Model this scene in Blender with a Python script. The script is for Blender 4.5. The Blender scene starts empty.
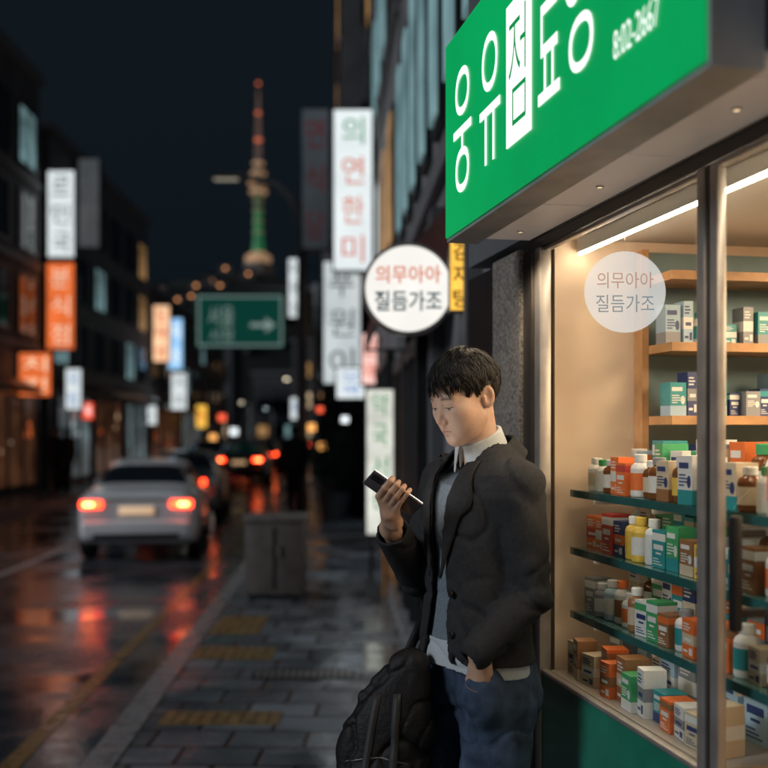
import bpy, bmesh, math, random
import numpy as np
from mathutils import Vector, Matrix
random.seed(7)
sc = bpy.context.scene
COL = sc.collection
F = 50 / 36 * 768
CZ = 1.6
def at(px, py, Y):
    return Vector(((px - 384) / F * Y, Y, CZ + (433 - py) / F * Y))
# ------------------------------------------------------------------ materials
def M(name, base, rough=.5, metal=0., es=0., ec=None, nz=0., ns=8., bump=0., bs=40., spec=.5, coat=0., rv=0.):
    m = bpy.data.materials.new(name); m.use_nodes = True
    nt = m.node_tree; b = nt.nodes['Principled BSDF']
    b.inputs['Base Color'].default_value = (*base, 1); b.inputs['Roughness'].default_value = rough
    b.inputs['Metallic'].default_value = metal; b.inputs['Specular IOR Level'].default_value = spec
    b.inputs['Coat Weight'].default_value = coat
    if es > 0:
        b.inputs['Emission Color'].default_value = (*(ec or base), 1); b.inputs['Emission Strength'].default_value = es
    if nz or bump or rv:
        tc = nt.nodes.new('ShaderNodeTexCoord')
        n = nt.nodes.new('ShaderNodeTexNoise'); n.inputs['Scale'].default_value = ns; n.inputs['Detail'].default_value = 5
        nt.links.new(tc.outputs['Object'], n.inputs['Vector'])
        if nz:
            r = nt.nodes.new('ShaderNodeMapRange'); r.inputs[1].default_value = .3; r.inputs[2].default_value = .7
            r.inputs[3].default_value = 1 - nz; r.inputs[4].default_value = 1 + nz
            nt.links.new(n.outputs['Fac'], r.inputs[0])
            mx = nt.nodes.new('ShaderNodeVectorMath'); mx.operation = 'SCALE'
            mx.inputs[0].default_value = base
            nt.links.new(r.outputs[0], mx.inputs['Scale']); nt.links.new(mx.outputs[0], b.inputs['Base Color'])
        if rv:
            r = nt.nodes.new('ShaderNodeMapRange'); r.inputs[1].default_value = .3; r.inputs[2].default_value = .7
            r.inputs[3].default_value = max(.02, rough - rv); r.inputs[4].default_value = min(1, rough + rv)
            nt.links.new(n.outputs['Fac'], r.inputs[0]); nt.links.new(r.outputs[0], b.inputs['Roughness'])
        if bump:
            n2 = nt.nodes.new('ShaderNodeTexNoise'); n2.inputs['Scale'].default_value = bs; n2.inputs['Detail'].default_value = 4
            nt.links.new(tc.outputs['Object'], n2.inputs['Vector'])
            bp = nt.nodes.new('ShaderNodeBump'); bp.inputs['Strength'].default_value = bump; bp.inputs['Distance'].default_value = .01
            nt.links.new(n2.outputs['Fac'], bp.inputs['Height']); nt.links.new(bp.outputs[0], b.inputs['Normal'])
    return m
def emis(name, c, s, base=None):
    return M(name, base or tuple(x * .5 for x in c), .4, es=s, ec=c)
def glow_panel(name, c, s, var=.25, scale=1.5):
    m = emis(name, c, s); nt = m.node_tree; b = nt.nodes['Principled BSDF']
    tc = nt.nodes.new('ShaderNodeTexCoord'); n = nt.nodes.new('ShaderNodeTexNoise'); n.inputs['Scale'].default_value = scale; n.inputs['Detail'].default_value = 4
    r = nt.nodes.new('ShaderNodeMapRange'); r.inputs[1].default_value = .3; r.inputs[2].default_value = .7
    r.inputs[3].default_value = s * (1 - var); r.inputs[4].default_value = s * (1 + var)
    nt.links.new(tc.outputs['Object'], n.inputs['Vector']); nt.links.new(n.outputs['Fac'], r.inputs[0])
    nt.links.new(r.outputs[0], b.inputs['Emission Strength'])
    return m
def glassmat(name, tint=(.95, .97, .97), refl=1.0, rough=.0):
    m = bpy.data.materials.new(name); m.use_nodes = True
    nt = m.node_tree; nt.nodes.remove(nt.nodes['Principled BSDF']); out = nt.nodes['Material Output']; L = nt.links.new
    t = nt.nodes.new('ShaderNodeBsdfTransparent'); t.inputs[0].default_value = (*tint, 1)
    g = nt.nodes.new('ShaderNodeBsdfGlossy'); g.inputs['Roughness'].default_value = rough
    ge = nt.nodes.new('ShaderNodeNewGeometry'); dp = nt.nodes.new('ShaderNodeVectorMath'); dp.operation = 'DOT_PRODUCT'
    L(ge.outputs['Normal'], dp.inputs[0]); L(ge.outputs['Incoming'], dp.inputs[1])
    def mth(op, a, b_):
        q = nt.nodes.new('ShaderNodeMath'); q.operation = op
        for i, x in enumerate((a, b_)):
            if x is None: continue
            if isinstance(x, (int, float)): q.inputs[i].default_value = x
            else: L(x, q.inputs[i])
        return q.outputs[0]
    c = mth('ABSOLUTE', dp.outputs['Value'], None); k = mth('POWER', mth('SUBTRACT', 1.0, c), 5.0)
    f = mth('MULTIPLY', mth('ADD', mth('MULTIPLY', k, .96), .04), refl)
    mx = nt.nodes.new('ShaderNodeMixShader'); L(f, mx.inputs[0])
    L(t.outputs[0], mx.inputs[1]); L(g.outputs[0], mx.inputs[2]); L(mx.outputs[0], out.inputs[0])
    return m
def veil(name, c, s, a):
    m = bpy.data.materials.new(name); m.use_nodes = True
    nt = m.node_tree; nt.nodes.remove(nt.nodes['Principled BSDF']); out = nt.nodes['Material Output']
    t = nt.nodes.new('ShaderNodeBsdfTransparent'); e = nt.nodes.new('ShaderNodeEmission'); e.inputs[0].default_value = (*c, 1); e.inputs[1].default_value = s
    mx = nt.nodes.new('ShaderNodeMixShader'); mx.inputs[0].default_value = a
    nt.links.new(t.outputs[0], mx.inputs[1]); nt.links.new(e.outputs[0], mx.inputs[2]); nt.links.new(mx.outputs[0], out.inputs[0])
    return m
# ------------------------------------------------------------------ mesh builder
class MB:
    def __init__(s): s.v = []; s.f = []; s.m = []
    def add(s, v, f, m=0):
        o = len(s.v); s.v += [tuple(p) for p in v]; s.f += [tuple(i + o for i in q) for q in f]; s.m += [m] * len(f); return s
    def box(s, x0, x1, y0, y1, z0, z1, m=0, r=0., seg=2):
        if r > 0:
            bm = bmesh.new(); bmesh.ops.create_cube(bm, size=1)
            for v in bm.verts:
                v.co = Vector(((x0 + x1) / 2 + v.co.x * (x1 - x0), (y0 + y1) / 2 + v.co.y * (y1 - y0), (z0 + z1) / 2 + v.co.z * (z1 - z0)))
            bmesh.ops.bevel(bm, geom=bm.edges[:], offset=r, segments=seg, profile=.5, affect='EDGES')
            bm.verts.index_update()
            s.add([v.co[:] for v in bm.verts], [[v.index for v in f.verts] for f in bm.faces], m); bm.free(); return s
        v = [(x, y, z) for x in (x0, x1) for y in (y0, y1) for z in (z0, z1)]
        f = [(0, 1, 3, 2), (4, 6, 7, 5), (0, 4, 5, 1), (2, 3, 7, 6), (0, 2, 6, 4), (1, 5, 7, 3)]
        return s.add(v, f, m)
    def tube(s, pts, r, n=8, m=0):
        pts = [Vector(p) for p in pts]; k = len(pts)
        if not hasattr(r, '__len__'): r = [r] * k
        vs = []; fs = []; ref = None
        for i, p in enumerate(pts):
            d = (pts[min(i + 1, k - 1)] - pts[max(i - 1, 0)]).normalized()
            if ref is None:
                ref = d.orthogonal().normalized()
            ref = (ref - d * ref.dot(d)).normalized(); b = d.cross(ref)
            for j in range(n):
                a = 2 * math.pi * j / n; vs.append(p + (ref * math.cos(a) + b * math.sin(a)) * r[i])
        for i in range(k - 1):
            for j in range(n):
                fs.append((i * n + j, i * n + (j + 1) % n, (i + 1) * n + (j + 1) % n, (i + 1) * n + j))
        fs.append(tuple(range(n))[::-1]); fs.append(tuple(range((k - 1) * n, k * n)))
        return s.add(vs, fs, m)
    def lathe(s, prof, c=(0, 0, 0), n=20, m=0, axis='z'):
        vs = []; fs = []
        for r, z in prof:
            for j in range(n):
                a = 2 * math.pi * j / n
                p = (r * math.cos(a), r * math.sin(a), z) if axis == 'z' else ((r * math.cos(a), z, -r * math.sin(a)) if axis == 'y' else (z, r * math.cos(a), r * math.sin(a)))
                vs.append((p[0] + c[0], p[1] + c[1], p[2] + c[2]))
        k = len(prof)
        for i in range(k - 1):
            for j in range(n):
                fs.append((i * n + j, i * n + (j + 1) % n, (i + 1) * n + (j + 1) % n, (i + 1) * n + j))
        fs.append(tuple(range(n))[::-1]); fs.append(tuple(range((k - 1) * n, k * n)))
        return s.add(vs, fs, m)
    def grid(s, P, m=0):
        nu = len(P); nv = len(P[0]); vs = [p for row in P for p in row]
        fs = [(i * nv + j, (i + 1) * nv + j, (i + 1) * nv + j + 1, i * nv + j + 1) for i in range(nu - 1) for j in range(nv - 1)]
        return s.add(vs, fs, m)
    def build(s, name, mats, parent=None, smooth=False, ang=35):
        me = bpy.data.meshes.new(name); me.from_pydata(s.v, [], s.f)
        if not isinstance(mats, (list, tuple)): mats = [mats]
        for m in mats: me.materials.append(m)
        if len(mats) > 1: me.polygons.foreach_set('material_index', s.m)
        me.update()
        if smooth:
            me.polygons.foreach_set('use_smooth', [True] * len(me.polygons)); me.set_sharp_from_angle(angle=math.radians(ang))
        o = bpy.data.objects.new(name, me); COL.objects.link(o); o.parent = parent
        return o
def box(name, m, parent, x0, x1, y0, y1, z0, z1, r=0.):
    return MB().box(x0, x1, y0, y1, z0, z1, 0, r).build(name, m, parent, r > 0)
def tag(o, label, cat, group=None):
    o['label'] = label; o['category'] = cat
    if group: o['group'] = group
    return o
def thing(name, label, cat, loc=(0, 0, 0), rz=0., group=None):
    o = bpy.data.objects.new(name, None); COL.objects.link(o); o.location = loc; o.rotation_euler = (0, 0, rz); o.empty_display_size = .1
    return tag(o, label, cat, group)
def struct(o): o['kind'] = 'structure'; return o
def copy_tree(o, parent=None):
    c = o.copy(); COL.objects.link(c); c.parent = parent
    for ch in list(o.children): copy_tree(ch, c)
    return c
def text(body, cx, y, cz, w, h, m, parent, name='lettering', bold=0.):
    cu = bpy.data.curves.new('t', 'FONT'); cu.body = body; cu.offset = bold; cu.resolution_u = 5
    o = bpy.data.objects.new('t', cu); COL.objects.link(o)
    dg = bpy.context.evaluated_depsgraph_get()
    me = bpy.data.meshes.new_from_object(o.evaluated_get(dg)); bpy.data.objects.remove(o)
    co = np.empty(len(me.vertices) * 3, np.float32); me.vertices.foreach_get('co', co); co = co.reshape(-1, 3)
    lo = co.min(0); hi = co.max(0)
    nx = (co[:, 0] - lo[0]) / max(hi[0] - lo[0], 1e-6) - .5; ny = (co[:, 1] - lo[1]) / max(hi[1] - lo[1], 1e-6) - .5
    out = np.stack([cx + nx * w, np.full_like(nx, y), cz + ny * h], 1)
    me.vertices.foreach_set('co', out.ravel()); me.update()
    me.materials.clear(); me.materials.append(m); me.name = name
    o = bpy.data.objects.new(name, me); COL.objects.link(o); o.parent = parent
    return o
# ------------------------------------------------------------------ implicit surfaces
def nets(D, lo, h):
    S = D < 0; nx, ny, nz = D.shape
    c = np.zeros((nx - 1, ny - 1, nz - 1), np.int8)
    offs = [(a, b, d) for a in (0, 1) for b in (0, 1) for d in (0, 1)]
    for a, b, d in offs: c += S[a:nx - 1 + a, b:ny - 1 + b, d:nz - 1 + d]
    act = (c > 0) & (c < 8); idx = np.argwhere(act); n = len(idx)
    ids = np.full(act.shape, -1, np.int64); ids[act] = np.arange(n)
    V = [D[idx[:, 0] + a, idx[:, 1] + b, idx[:, 2] + d] for a, b, d in offs]
    acc = np.zeros((n, 3)); cnt = np.zeros(n); O = np.array(offs, float)
    for p in range(8):
        for q in range(p + 1, 8):
            if abs(O[p] - O[q]).sum() == 1:
                m = (V[p] < 0) != (V[q] < 0); t = V[p][m] / (V[p][m] - V[q][m])
                acc[m] += O[p] + (O[q] - O[p]) * t[:, None]; cnt[m] += 1
    verts = np.array(lo) + (idx + acc / cnt[:, None]) * h
    Q = []
    m = S[:-1, 1:-1, 1:-1] != S[1:, 1:-1, 1:-1]; e = np.argwhere(m); i, j, k = e[:, 0], e[:, 1] + 1, e[:, 2] + 1
    q = np.stack([ids[i, j - 1, k - 1], ids[i, j, k - 1], ids[i, j, k], ids[i, j - 1, k]], 1); s = S[i, j, k]; q[~s] = q[~s][:, ::-1]; Q.append(q)
    m = S[1:-1, :-1, 1:-1] != S[1:-1, 1:, 1:-1]; e = np.argwhere(m); i, j, k = e[:, 0] + 1, e[:, 1], e[:, 2] + 1
    q = np.stack([ids[i - 1, j, k - 1], ids[i - 1, j, k], ids[i, j, k], ids[i, j, k - 1]], 1); s = S[i, j, k]; q[~s] = q[~s][:, ::-1]; Q.append(q)
    m = S[1:-1, 1:-1, :-1] != S[1:-1, 1:-1, 1:]; e = np.argwhere(m); i, j, k = e[:, 0] + 1, e[:, 1] + 1, e[:, 2]
    q = np.stack([ids[i - 1, j - 1, k], ids[i, j - 1, k], ids[i, j, k], ids[i - 1, j, k]], 1); s = S[i, j, k]; q[~s] = q[~s][:, ::-1]; Q.append(q)
    return verts, np.concatenate(Q)
def field(fn, lo, hi, h):
    ax = [np.arange(lo[i], hi[i] + h, h, dtype=np.float32) for i in range(3)]
    X, Y, Z = np.meshgrid(*ax, indexing='ij')
    return nets(fn(X, Y, Z), lo, h)
def smin(a, b, k): h = np.clip(.5 + .5 * (b - a) / k, 0, 1); return b + (a - b) * h - k * h * (1 - h)
def smax(a, b, k): return -smin(-a, -b, k)
def sph(P, c, r): return np.sqrt((P[0] - c[0]) ** 2 + (P[1] - c[1]) ** 2 + (P[2] - c[2]) ** 2) - r
def ell(P, c, r):
    p = [P[i] - c[i] for i in range(3)]
    k0 = np.sqrt(sum((p[i] / r[i]) ** 2 for i in range(3))); k1 = np.sqrt(sum((p[i] / r[i] ** 2) ** 2 for i in range(3))) + 1e-6
    return k0 * (k0 - 1) / k1
def cone(P, a, b, r1, r2):
    ba = [b[i] - a[i] for i in range(3)]; L = sum(x * x for x in ba)
    t = np.clip(sum((P[i] - a[i]) * ba[i] for i in range(3)) / L, 0, 1)
    return np.sqrt(sum((P[i] - a[i] - t * ba[i]) ** 2 for i in range(3))) - (r1 + (r2 - r1) * t)
def chain(P, pts, rs, k=.01):
    d = None
    for i in range(len(pts) - 1):
        e = cone(P, pts[i], pts[i + 1], rs[i], rs[i + 1]); d = e if d is None else smin(d, e, k)
    return d
LAT = np.random.RandomState(4).rand(32, 32, 32).astype(np.float32)
def vn(a, b, c, o=0.):
    r = []
    for x in (a, b, c):
        x = np.asarray(x, np.float32) + 64 + o; i = np.floor(x); f = x - i; r.append((i.astype(np.int32) & 31, (i.astype(np.int32) + 1) & 31, f * f * (3 - 2 * f)))
    (i0, i1, u), (j0, j1, v), (k0, k1, w_) = r
    def L(i, j): return LAT[i, j, k0] * (1 - w_) + LAT[i, j, k1] * w_
    return (L(i0, j0) * (1 - v) + L(i0, j1) * v) * (1 - u) + (L(i1, j0) * (1 - v) + L(i1, j1) * v) * u
def crease(n, wd=.06): return np.exp(-((n - .5) / wd) ** 2)
def meshobj(name, verts, quads, m, parent=None):
    me = bpy.data.meshes.new(name); me.from_pydata(np.asarray(verts).tolist(), [], np.asarray(quads).tolist())
    for x in (m if isinstance(m, list) else [m]): me.materials.append(x)
    me.polygons.foreach_set('use_smooth', [True] * len(me.polygons)); me.update()
    o = bpy.data.objects.new(name, me); COL.objects.link(o); o.parent = parent
    return o

# ================================================================== CAMERA, WORLD
cd = bpy.data.cameras.new('camera'); cam = bpy.data.objects.new('camera', cd); COL.objects.link(cam)
cam.location = (0, 0, CZ); cam.rotation_euler = (math.pi / 2, 0, 0); cd.lens = 50; cd.sensor_width = 36
cd.shift_y = 49 / 768; cd.clip_end = 4000; cd.clip_start = .05
cd.dof.use_dof = True; cd.dof.focus_distance = 2.66; cd.dof.aperture_fstop = 2.0
sc.camera = cam
sc.view_settings.view_transform = 'Standard'; sc.view_settings.look = 'None'; sc.view_settings.exposure = 0
w = bpy.data.worlds.new('World'); sc.world = w; w.use_nodes = True
nt = w.node_tree; sky = nt.nodes.new('ShaderNodeTexSky'); sky.sky_type = 'NISHITA'; sky.sun_disc = False
sky.sun_elevation = math.radians(-4); sky.sun_rotation = math.radians(200)
mx = nt.nodes.new('ShaderNodeMix'); mx.data_type = 'RGBA'; mx.blend_type = 'ADD'; mx.inputs[0].default_value = 1
mx.inputs[7].default_value = (.038, .074, .108, 1)
nt.links.new(sky.outputs[0], mx.inputs[6]); bg = nt.nodes['Background']; nt.links.new(mx.outputs[2], bg.inputs[0]); bg.inputs[1].default_value = .1
sd = bpy.data.lights.new('fill_sun', 'SUN'); sd.energy = 1.15; sd.angle = math.radians(16); sd.color = (.90, .95, 1.0)  # added fill lamp that brightens the man and the street
so = bpy.data.objects.new('fill_sun', sd); COL.objects.link(so); so.rotation_euler = Vector((.80, .42, -.42)).to_track_quat('-Z', 'Y').to_euler()

# ================================================================== COMMON MATERIALS
m_dark = M('dark metal', (.03, .032, .036), .4, .6, nz=.2)
m_black = M('black plastic', (.012, .012, .013), .45)
m_steel = M('brushed steel', (.40, .37, .34), .38, .6, nz=.12, ns=20, rv=.05)
m_bronze = M('dark bronze frame', (.07, .06, .052), .4, .5, nz=.2, rv=.06)
m_conc = M('concrete wall', (.20, .20, .21), .8, nz=.3, ns=1.2, bump=.3)
m_conc2 = M('dark stone wall', (.09, .095, .105), .7, nz=.3, ns=1.5, bump=.3)
m_tile = M('grey tile wall', (.13, .135, .145), .5, nz=.25, ns=2)
m_trim = M('painted trim', (.16, .16, .17), .5, nz=.15)
m_cream = M('cream wall paint', (.76, .60, .45), .8, nz=.05)
m_wood = M('shelf wood', (.46, .24, .10), .5, nz=.3, ns=12)
m_white = M('white plastic', (.75, .75, .73), .35)
m_pole = M('galvanised pole', (.36, .38, .40), .5, .2, nz=.2)
m_rubber = M('rubber', (.015, .015, .016), .8)
m_pane = M('dark window pane', (.012, .015, .02), .06, spec=.8)
m_warm = glow_panel('warm lit room', (1, .55, .22), .28, .7, 1.2)
m_cool = glow_panel('cool lit room', (.5, .85, .9), .24, .6, 1.2)
m_shopwarm = glow_panel('lit shop interior', (1, .42, .20), .030, 1., .9)
m_shopcool = glow_panel('bright shop interior', (.7, .92, 1), .08, 1., .9)
m_shelf_glow = glow_panel('shop shelf glow', (1, .72, .45), .6, .8, 3.)
e_white = glow_panel('white sign face', (.86, .93, .94), .86, .08, 2)
e_orange = glow_panel('orange sign face', (1, .20, .05), .80, .2, 2)
e_yellow = glow_panel('yellow sign face', (1, .55, .08), 1.1, .2, 6)
e_blue = glow_panel('pale blue sign face', (.35, .65, 1), 1.0, .2, 2)
e_green = glow_panel('green sign face', (.0, .38, .10), .74, .14, 2.2)
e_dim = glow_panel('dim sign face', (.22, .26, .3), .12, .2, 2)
l_white = emis('white lettering', (1, 1, 1), 1.15)
l_red = emis('red lettering', (.75, .09, .03), .7)
l_orange = emis('orange lettering', (.8, .16, .04), .65)
l_teal = emis('teal lettering', (.02, .09, .11), .5)
l_green = emis('green lettering', (.02, .35, .12), .6)
l_grey = emis('grey lettering', (.12, .14, .15), .5)
l_blue = emis('blue lettering', (.04, .2, .6), .7)
e_lamp = emis('lamp lens', (1, .86, .62), 14)
e_lampc = emis('cool lamp lens', (.8, .95, 1), 14)
e_tail = emis('tail light lens', (1, .045, .012), 9)
e_tailc = emis('tail light core', (1, .30, .08), 14)
e_head = emis('headlight lens', (1, .93, .8), 18)

# ================================================================== GROUND
def kx(Y): return -1.275 - .035 * Y
def lx(Y): return -7.0 - .035 * Y
def wet(name, c, tile=False, scale=1.):
    m = bpy.data.materials.new(name); m.use_nodes = True; nt = m.node_tree; b = nt.nodes['Principled BSDF']; L = nt.links.new
    tc = nt.nodes.new('ShaderNodeTexCoord')
    pud = nt.nodes.new('ShaderNodeTexNoise'); pud.inputs['Scale'].default_value = .8 * scale; pud.inputs['Detail'].default_value = 6; pud.inputs['Roughness'].default_value = .6
    L(tc.outputs['Object'], pud.inputs['Vector'])
    fine = nt.nodes.new('ShaderNodeTexNoise'); fine.inputs['Scale'].default_value = 45; fine.inputs['Detail'].default_value = 5
    L(tc.outputs['Object'], fine.inputs['Vector'])
    mr = nt.nodes.new('ShaderNodeMapRange'); mr.inputs[1].default_value = .42; mr.inputs[2].default_value = .6; mr.inputs[3].default_value = .07 if not tile else .11; mr.inputs[4].default_value = .30 if not tile else .40
    L(pud.outputs['Fac'], mr.inputs[0]); L(mr.outputs[0], b.inputs['Roughness'])
    cr = nt.nodes.new('ShaderNodeMapRange'); cr.inputs[1].default_value = .35; cr.inputs[2].default_value = .65; cr.inputs[3].default_value = .6; cr.inputs[4].default_value = 1.3
    L(pud.outputs['Fac'], cr.inputs[0])
    sc_ = nt.nodes.new('ShaderNodeVectorMath'); sc_.operation = 'SCALE'; L(cr.outputs[0], sc_.inputs['Scale'])
    bst = nt.nodes.new('ShaderNodeMapRange'); bst.inputs[1].default_value = .42; bst.inputs[2].default_value = .6; bst.inputs[3].default_value = .12; bst.inputs[4].default_value = .55
    L(pud.outputs['Fac'], bst.inputs[0])
    bp = nt.nodes.new('ShaderNodeBump'); bp.inputs['Distance'].default_value = .006; L(bst.outputs[0], bp.inputs['Strength'])
    L(fine.outputs['Fac'], bp.inputs['Height'])
    if tile:
        br = nt.nodes.new('ShaderNodeTexBrick'); br.inputs['Scale'].default_value = 1
        br.inputs['Brick Width'].default_value = .40; br.inputs['Row Height'].default_value = .30; br.inputs['Mortar Size'].default_value = .014
        br.inputs['Mortar Smooth'].default_value = .3; br.inputs['Bias'].default_value = 0
        br.inputs['Color1'].default_value = (*[x * .65 for x in c], 1); br.inputs['Color2'].default_value = (*[x * 1.4 for x in c], 1); br.inputs['Mortar'].default_value = (.010, .010, .011, 1)
        mp = nt.nodes.new('ShaderNodeMapping'); mp.inputs['Rotation'].default_value = (0, 0, math.radians(2))
        L(tc.outputs['Object'], mp.inputs[0]); L(mp.outputs[0], br.inputs['Vector']); L(br.outputs['Color'], sc_.inputs[0])
        b2 = nt.nodes.new('ShaderNodeBump'); b2.inputs['Distance'].default_value = .012; b2.inputs['Strength'].default_value = .9; b2.invert = True
        L(br.outputs['Fac'], b2.inputs['Height']); L(bp.outputs[0], b2.inputs['Normal']); L(b2.outputs[0], b.inputs['Normal'])
        wv = nt.nodes.new('ShaderNodeTexNoise'); wv.inputs['Scale'].default_value = 3.2; L(tc.outputs['Object'], wv.inputs['Vector'])
        b3 = nt.nodes.new('ShaderNodeBump'); b3.inputs['Distance'].default_value = .02; b3.inputs['Strength'].default_value = .25
        L(wv.outputs['Fac'], b3.inputs['Height']); L(b3.outputs[0], bp.inputs['Normal'])
    else:
        sc_.inputs[0].default_value = c; L(bp.outputs[0], b.inputs['Normal'])
    L(sc_.outputs[0], b.inputs['Base Color'])
    return m
m_road = wet('wet asphalt', (.055, .064, .076)); m_pave = wet('wet paving slabs', (.14, .158, .178), True, 1.4)
m_kerb = M('wet granite kerb', (.24, .245, .25), .3, nz=.3, ns=10, bump=.2, rv=.15)
m_yel = M('worn yellow paint', (.21, .125, .04), .3, nz=.6, ns=9, rv=.15); m_whi = M('worn white paint', (.36, .36, .36), .3, nz=.45, ns=14, rv=.15)
m_tac = M('yellow tactile paving', (.28, .17, .06), .35, nz=.35, ns=10, rv=.15)
m_land = M('dark ground', (.02, .02, .02), .8, nz=.3)
def sheet(name, pts, z, m): return struct(MB().add([(x, y, z) for x, y in pts], [tuple(range(len(pts)))]).build(name, m))
sheet('ground', [(-1500, -60), (1500, -60), (1500, 2500), (-1500, 2500)], -.17, m_land)
sheet('road', [(lx(-8), -8), (kx(-8), -8), (kx(160), 160), (lx(160), 160)], -.15, m_road)
def slab(name, pts, m, z0=-.16, z1=0.):
    n = len(pts); mb = MB(); mb.add([(x, y, z1) for x, y in pts] + [(x, y, z0) for x, y in pts], [tuple(range(n))] + [(i, i + n, (i + 1) % n + n, (i + 1) % n) for i in range(n)])
    return struct(mb.build(name, m))
slab('pavement', [(kx(-8) + .16, -8), (9, -8), (9, 130), (kx(130) + .16, 130)], m_pave)
slab('pavement', [(-16, -8), (lx(-8) - .16, -8), (lx(130) - .16, 130), (-24, 130)], m_pave)
def kerbs(fx, s):
    mb = MB(); y = -8.
    while y < 90:
        y2 = y + .99
        a = [(fx(y), y), (fx(y) + s * .158, y), (fx(y2) + s * .158, y2), (fx(y2), y2)]
        if s < 0: a = a[::-1]
        mb.add([(p[0], p[1], .006) for p in a] + [(p[0], p[1], -.16) for p in a], [(0, 1, 2, 3), (0, 4, 5, 1), (1, 5, 6, 2), (2, 6, 7, 3), (3, 7, 4, 0)]); y += 1.
    return struct(mb.build('kerb', m_kerb))
kerbs(kx, 1); kerbs(lx, -1)
def line(name, off, base, wdt, y0, y1, m, z=-.146, dash=None):
    mb = MB(); y = y0
    while y < y1:
        ye = min(y1, y + (dash[0] if dash else y1))
        mb.add([(base(y) + off, y, z), (base(y) + off + wdt, y, z), (base(ye) + off + wdt, ye, z), (base(ye) + off, ye, z)], [(0, 1, 2, 3)])
        if not dash: break
        y += dash[0] + dash[1]
    return struct(mb.build(name, m))
line('yellow_line', -.55, kx, .11, -5, 110, m_yel)
line('lane_marking', -3.05, kx, .12, -5, 110, m_whi, dash=(4.5, 1.2))
line('lane_marking', .5, lx, .12, -5, 110, m_yel)
def tactile(x0, x1, y0, y1):
    mb = MB().box(x0, x1, y0, y1, -.01, .004)
    n = int((x1 - x0) / .075)
    for i in range(n):
        xx = x0 + .03 + i * .075
        mb.box(xx, xx + .035, y0 + .015, y1 - .015, .003, .009)
    struct(mb.build('tactile_paving', m_tac))
tactile(-1.24, -.58, 5.85, 6.12); tactile(-1.38, -.80, 7.55, 7.95); tactile(-1.4, -1.0, 8.5, 9.3)
t = thing('drain_grate', 'dark slotted drain grate set in the wet paving', 'grate', (-.53, 7.05, 0))
box('frame', m_dark, t, -.34, .34, -.11, .11, -.01, .004)
mb = MB()
for i in range(14): mb.box(-.31 + i * .046, -.29 + i * .046, -.09, .09, .0045, .010)
mb.build('bars', m_steel, t)

# ================================================================== PHARMACY
SH = math.atan2(-.9794, .2018); SO = (.4386, 3.0, 0)
m_gran = M('speckled granite', (.24, .215, .19), .45, nz=.65, ns=120, bump=.1)
m_gpanel = M('green glossy panel', (.018, .20, .125), .3, nz=.15, coat=.2)
m_ceil = M('white ceiling', (.7, .66, .6), .8)
m_glass = glassmat('shop glass', (.96, .96, .94), .6)
m_soff = M('glowing soffit panel', (.34, .29, .25), .45, .0, nz=.15, ns=3, es=.13, ec=(.85, .70, .58))  # emission puts the lit look into the soffit panels themselves
m_led = emis('led strip', (1, .84, .62), 45)
m_fill_panel = emis('ceiling fill panel', (1, .76, .48), 17)
shop = thing('pharmacy_building', 'corner pharmacy with glass front, granite pillar and deep pale soffit on the right', 'shop', SO, SH)
P = shop
box('pillar', m_gran, P, -.345, -.09, -.03, .30, 0, 2.13)
box('pilaster', m_dark, P, -.72, -.35, .0, .3, 0, 2.13)
box('side_wall', m_conc2, P, -.72, -.125, .3, 3.0, 0, 2.16)
box('upper_wall', m_tile, P, -.72, 2.8, .0, 3.0, 2.172, 7)
box('inner_wall', m_cream, P, -.12, -.015, .05, 2.2, .03, 2.15)
box('back_wall', m_cream, P, -.12, 2.75, 2.205, 2.3, .03, 2.15)
box('far_wall', m_cream, P, 2.7, 2.8, .05, 2.2, .03, 2.15)
box('floor_slab', M('shop floor', (.3, .27, .23), .4), P, -.12, 2.8, .0, 2.3, 0, .028)
box('ceiling', m_ceil, P, -.12, 2.8, .05, 2.3, 2.152, 2.17)
box('header', m_bronze, P, -.088, 2.8, -.005, .030, 2.120, 2.15)
wf = box('window_frame', m_bronze, P, -.088, -.016, -.02, .04, .03, 2.118, .004)
box('inner_jamb', m_steel, wf, -.014, .03, -.012, .022, .03, 2.118, .003)
box('bottom_rail', m_steel, wf, .031, .914, -.010, .012, .932, .944, .003)
box('top_rail', m_steel, wf, .031, .914, .0, .02, 2.108, 2.118, .003)
box('mullion', m_steel, P, .915, .945, -.008, .014, .03, 2.118, .003)
box('mullion_post', m_bronze, P, .946, .962, -.004, .010, .03, 2.118, .002)
box('base_panel', m_gpanel, P, .032, .914, -.006, .03, .06, .930)
box('kick_plate', m_dark, P, -.088, 2.8, .0, .06, .0, .028)
def pane(nm, par, u0, u1, z0, z1, w_): MB().add([(u0, w_, z0), (u1, w_, z0), (u1, w_, z1), (u0, w_, z1)], [(0, 1, 2, 3)]).build(nm, m_glass, par)
pane('window_glass', P, .031, .914, .945, 2.107, .006)
dr = box('door', m_steel, P, .963, .992, -.006, .014, .04, 2.118, .003)
pane('door_glass', dr, .993, 1.80, .15, 2.106, .004)
box('door_stile', m_steel, dr, 1.801, 1.85, -.006, .03, .04, 2.118, .004)
box('door_rail', m_steel, dr, .993, 1.80, -.006, .02, .04, .149); box('door_rail', m_steel, dr, .993, 1.80, -.006, .014, 2.107, 2.118)
mb = MB().box(1.128, 1.150, -.062, -.042, 1.25, 1.455, 0, .006); mb.box(1.132, 1.146, -.043, .004, 1.275, 1.29); mb.box(1.132, 1.146, -.043, .004, 1.415, 1.43)
mb.build('door_handle', m_black, dr, True)
box('corner_post', m_bronze, P, 1.853, 1.95, -.02, .08, .03, 2.118, .005); pane('window_glass', P, 1.951, 2.75, .1, 2.10, .026)
box('display_deck', M('pale deck laminate', (.40, .36, .32), .4, nz=.1), P, -.01, .90, .035, .55, .905, .930)
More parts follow.
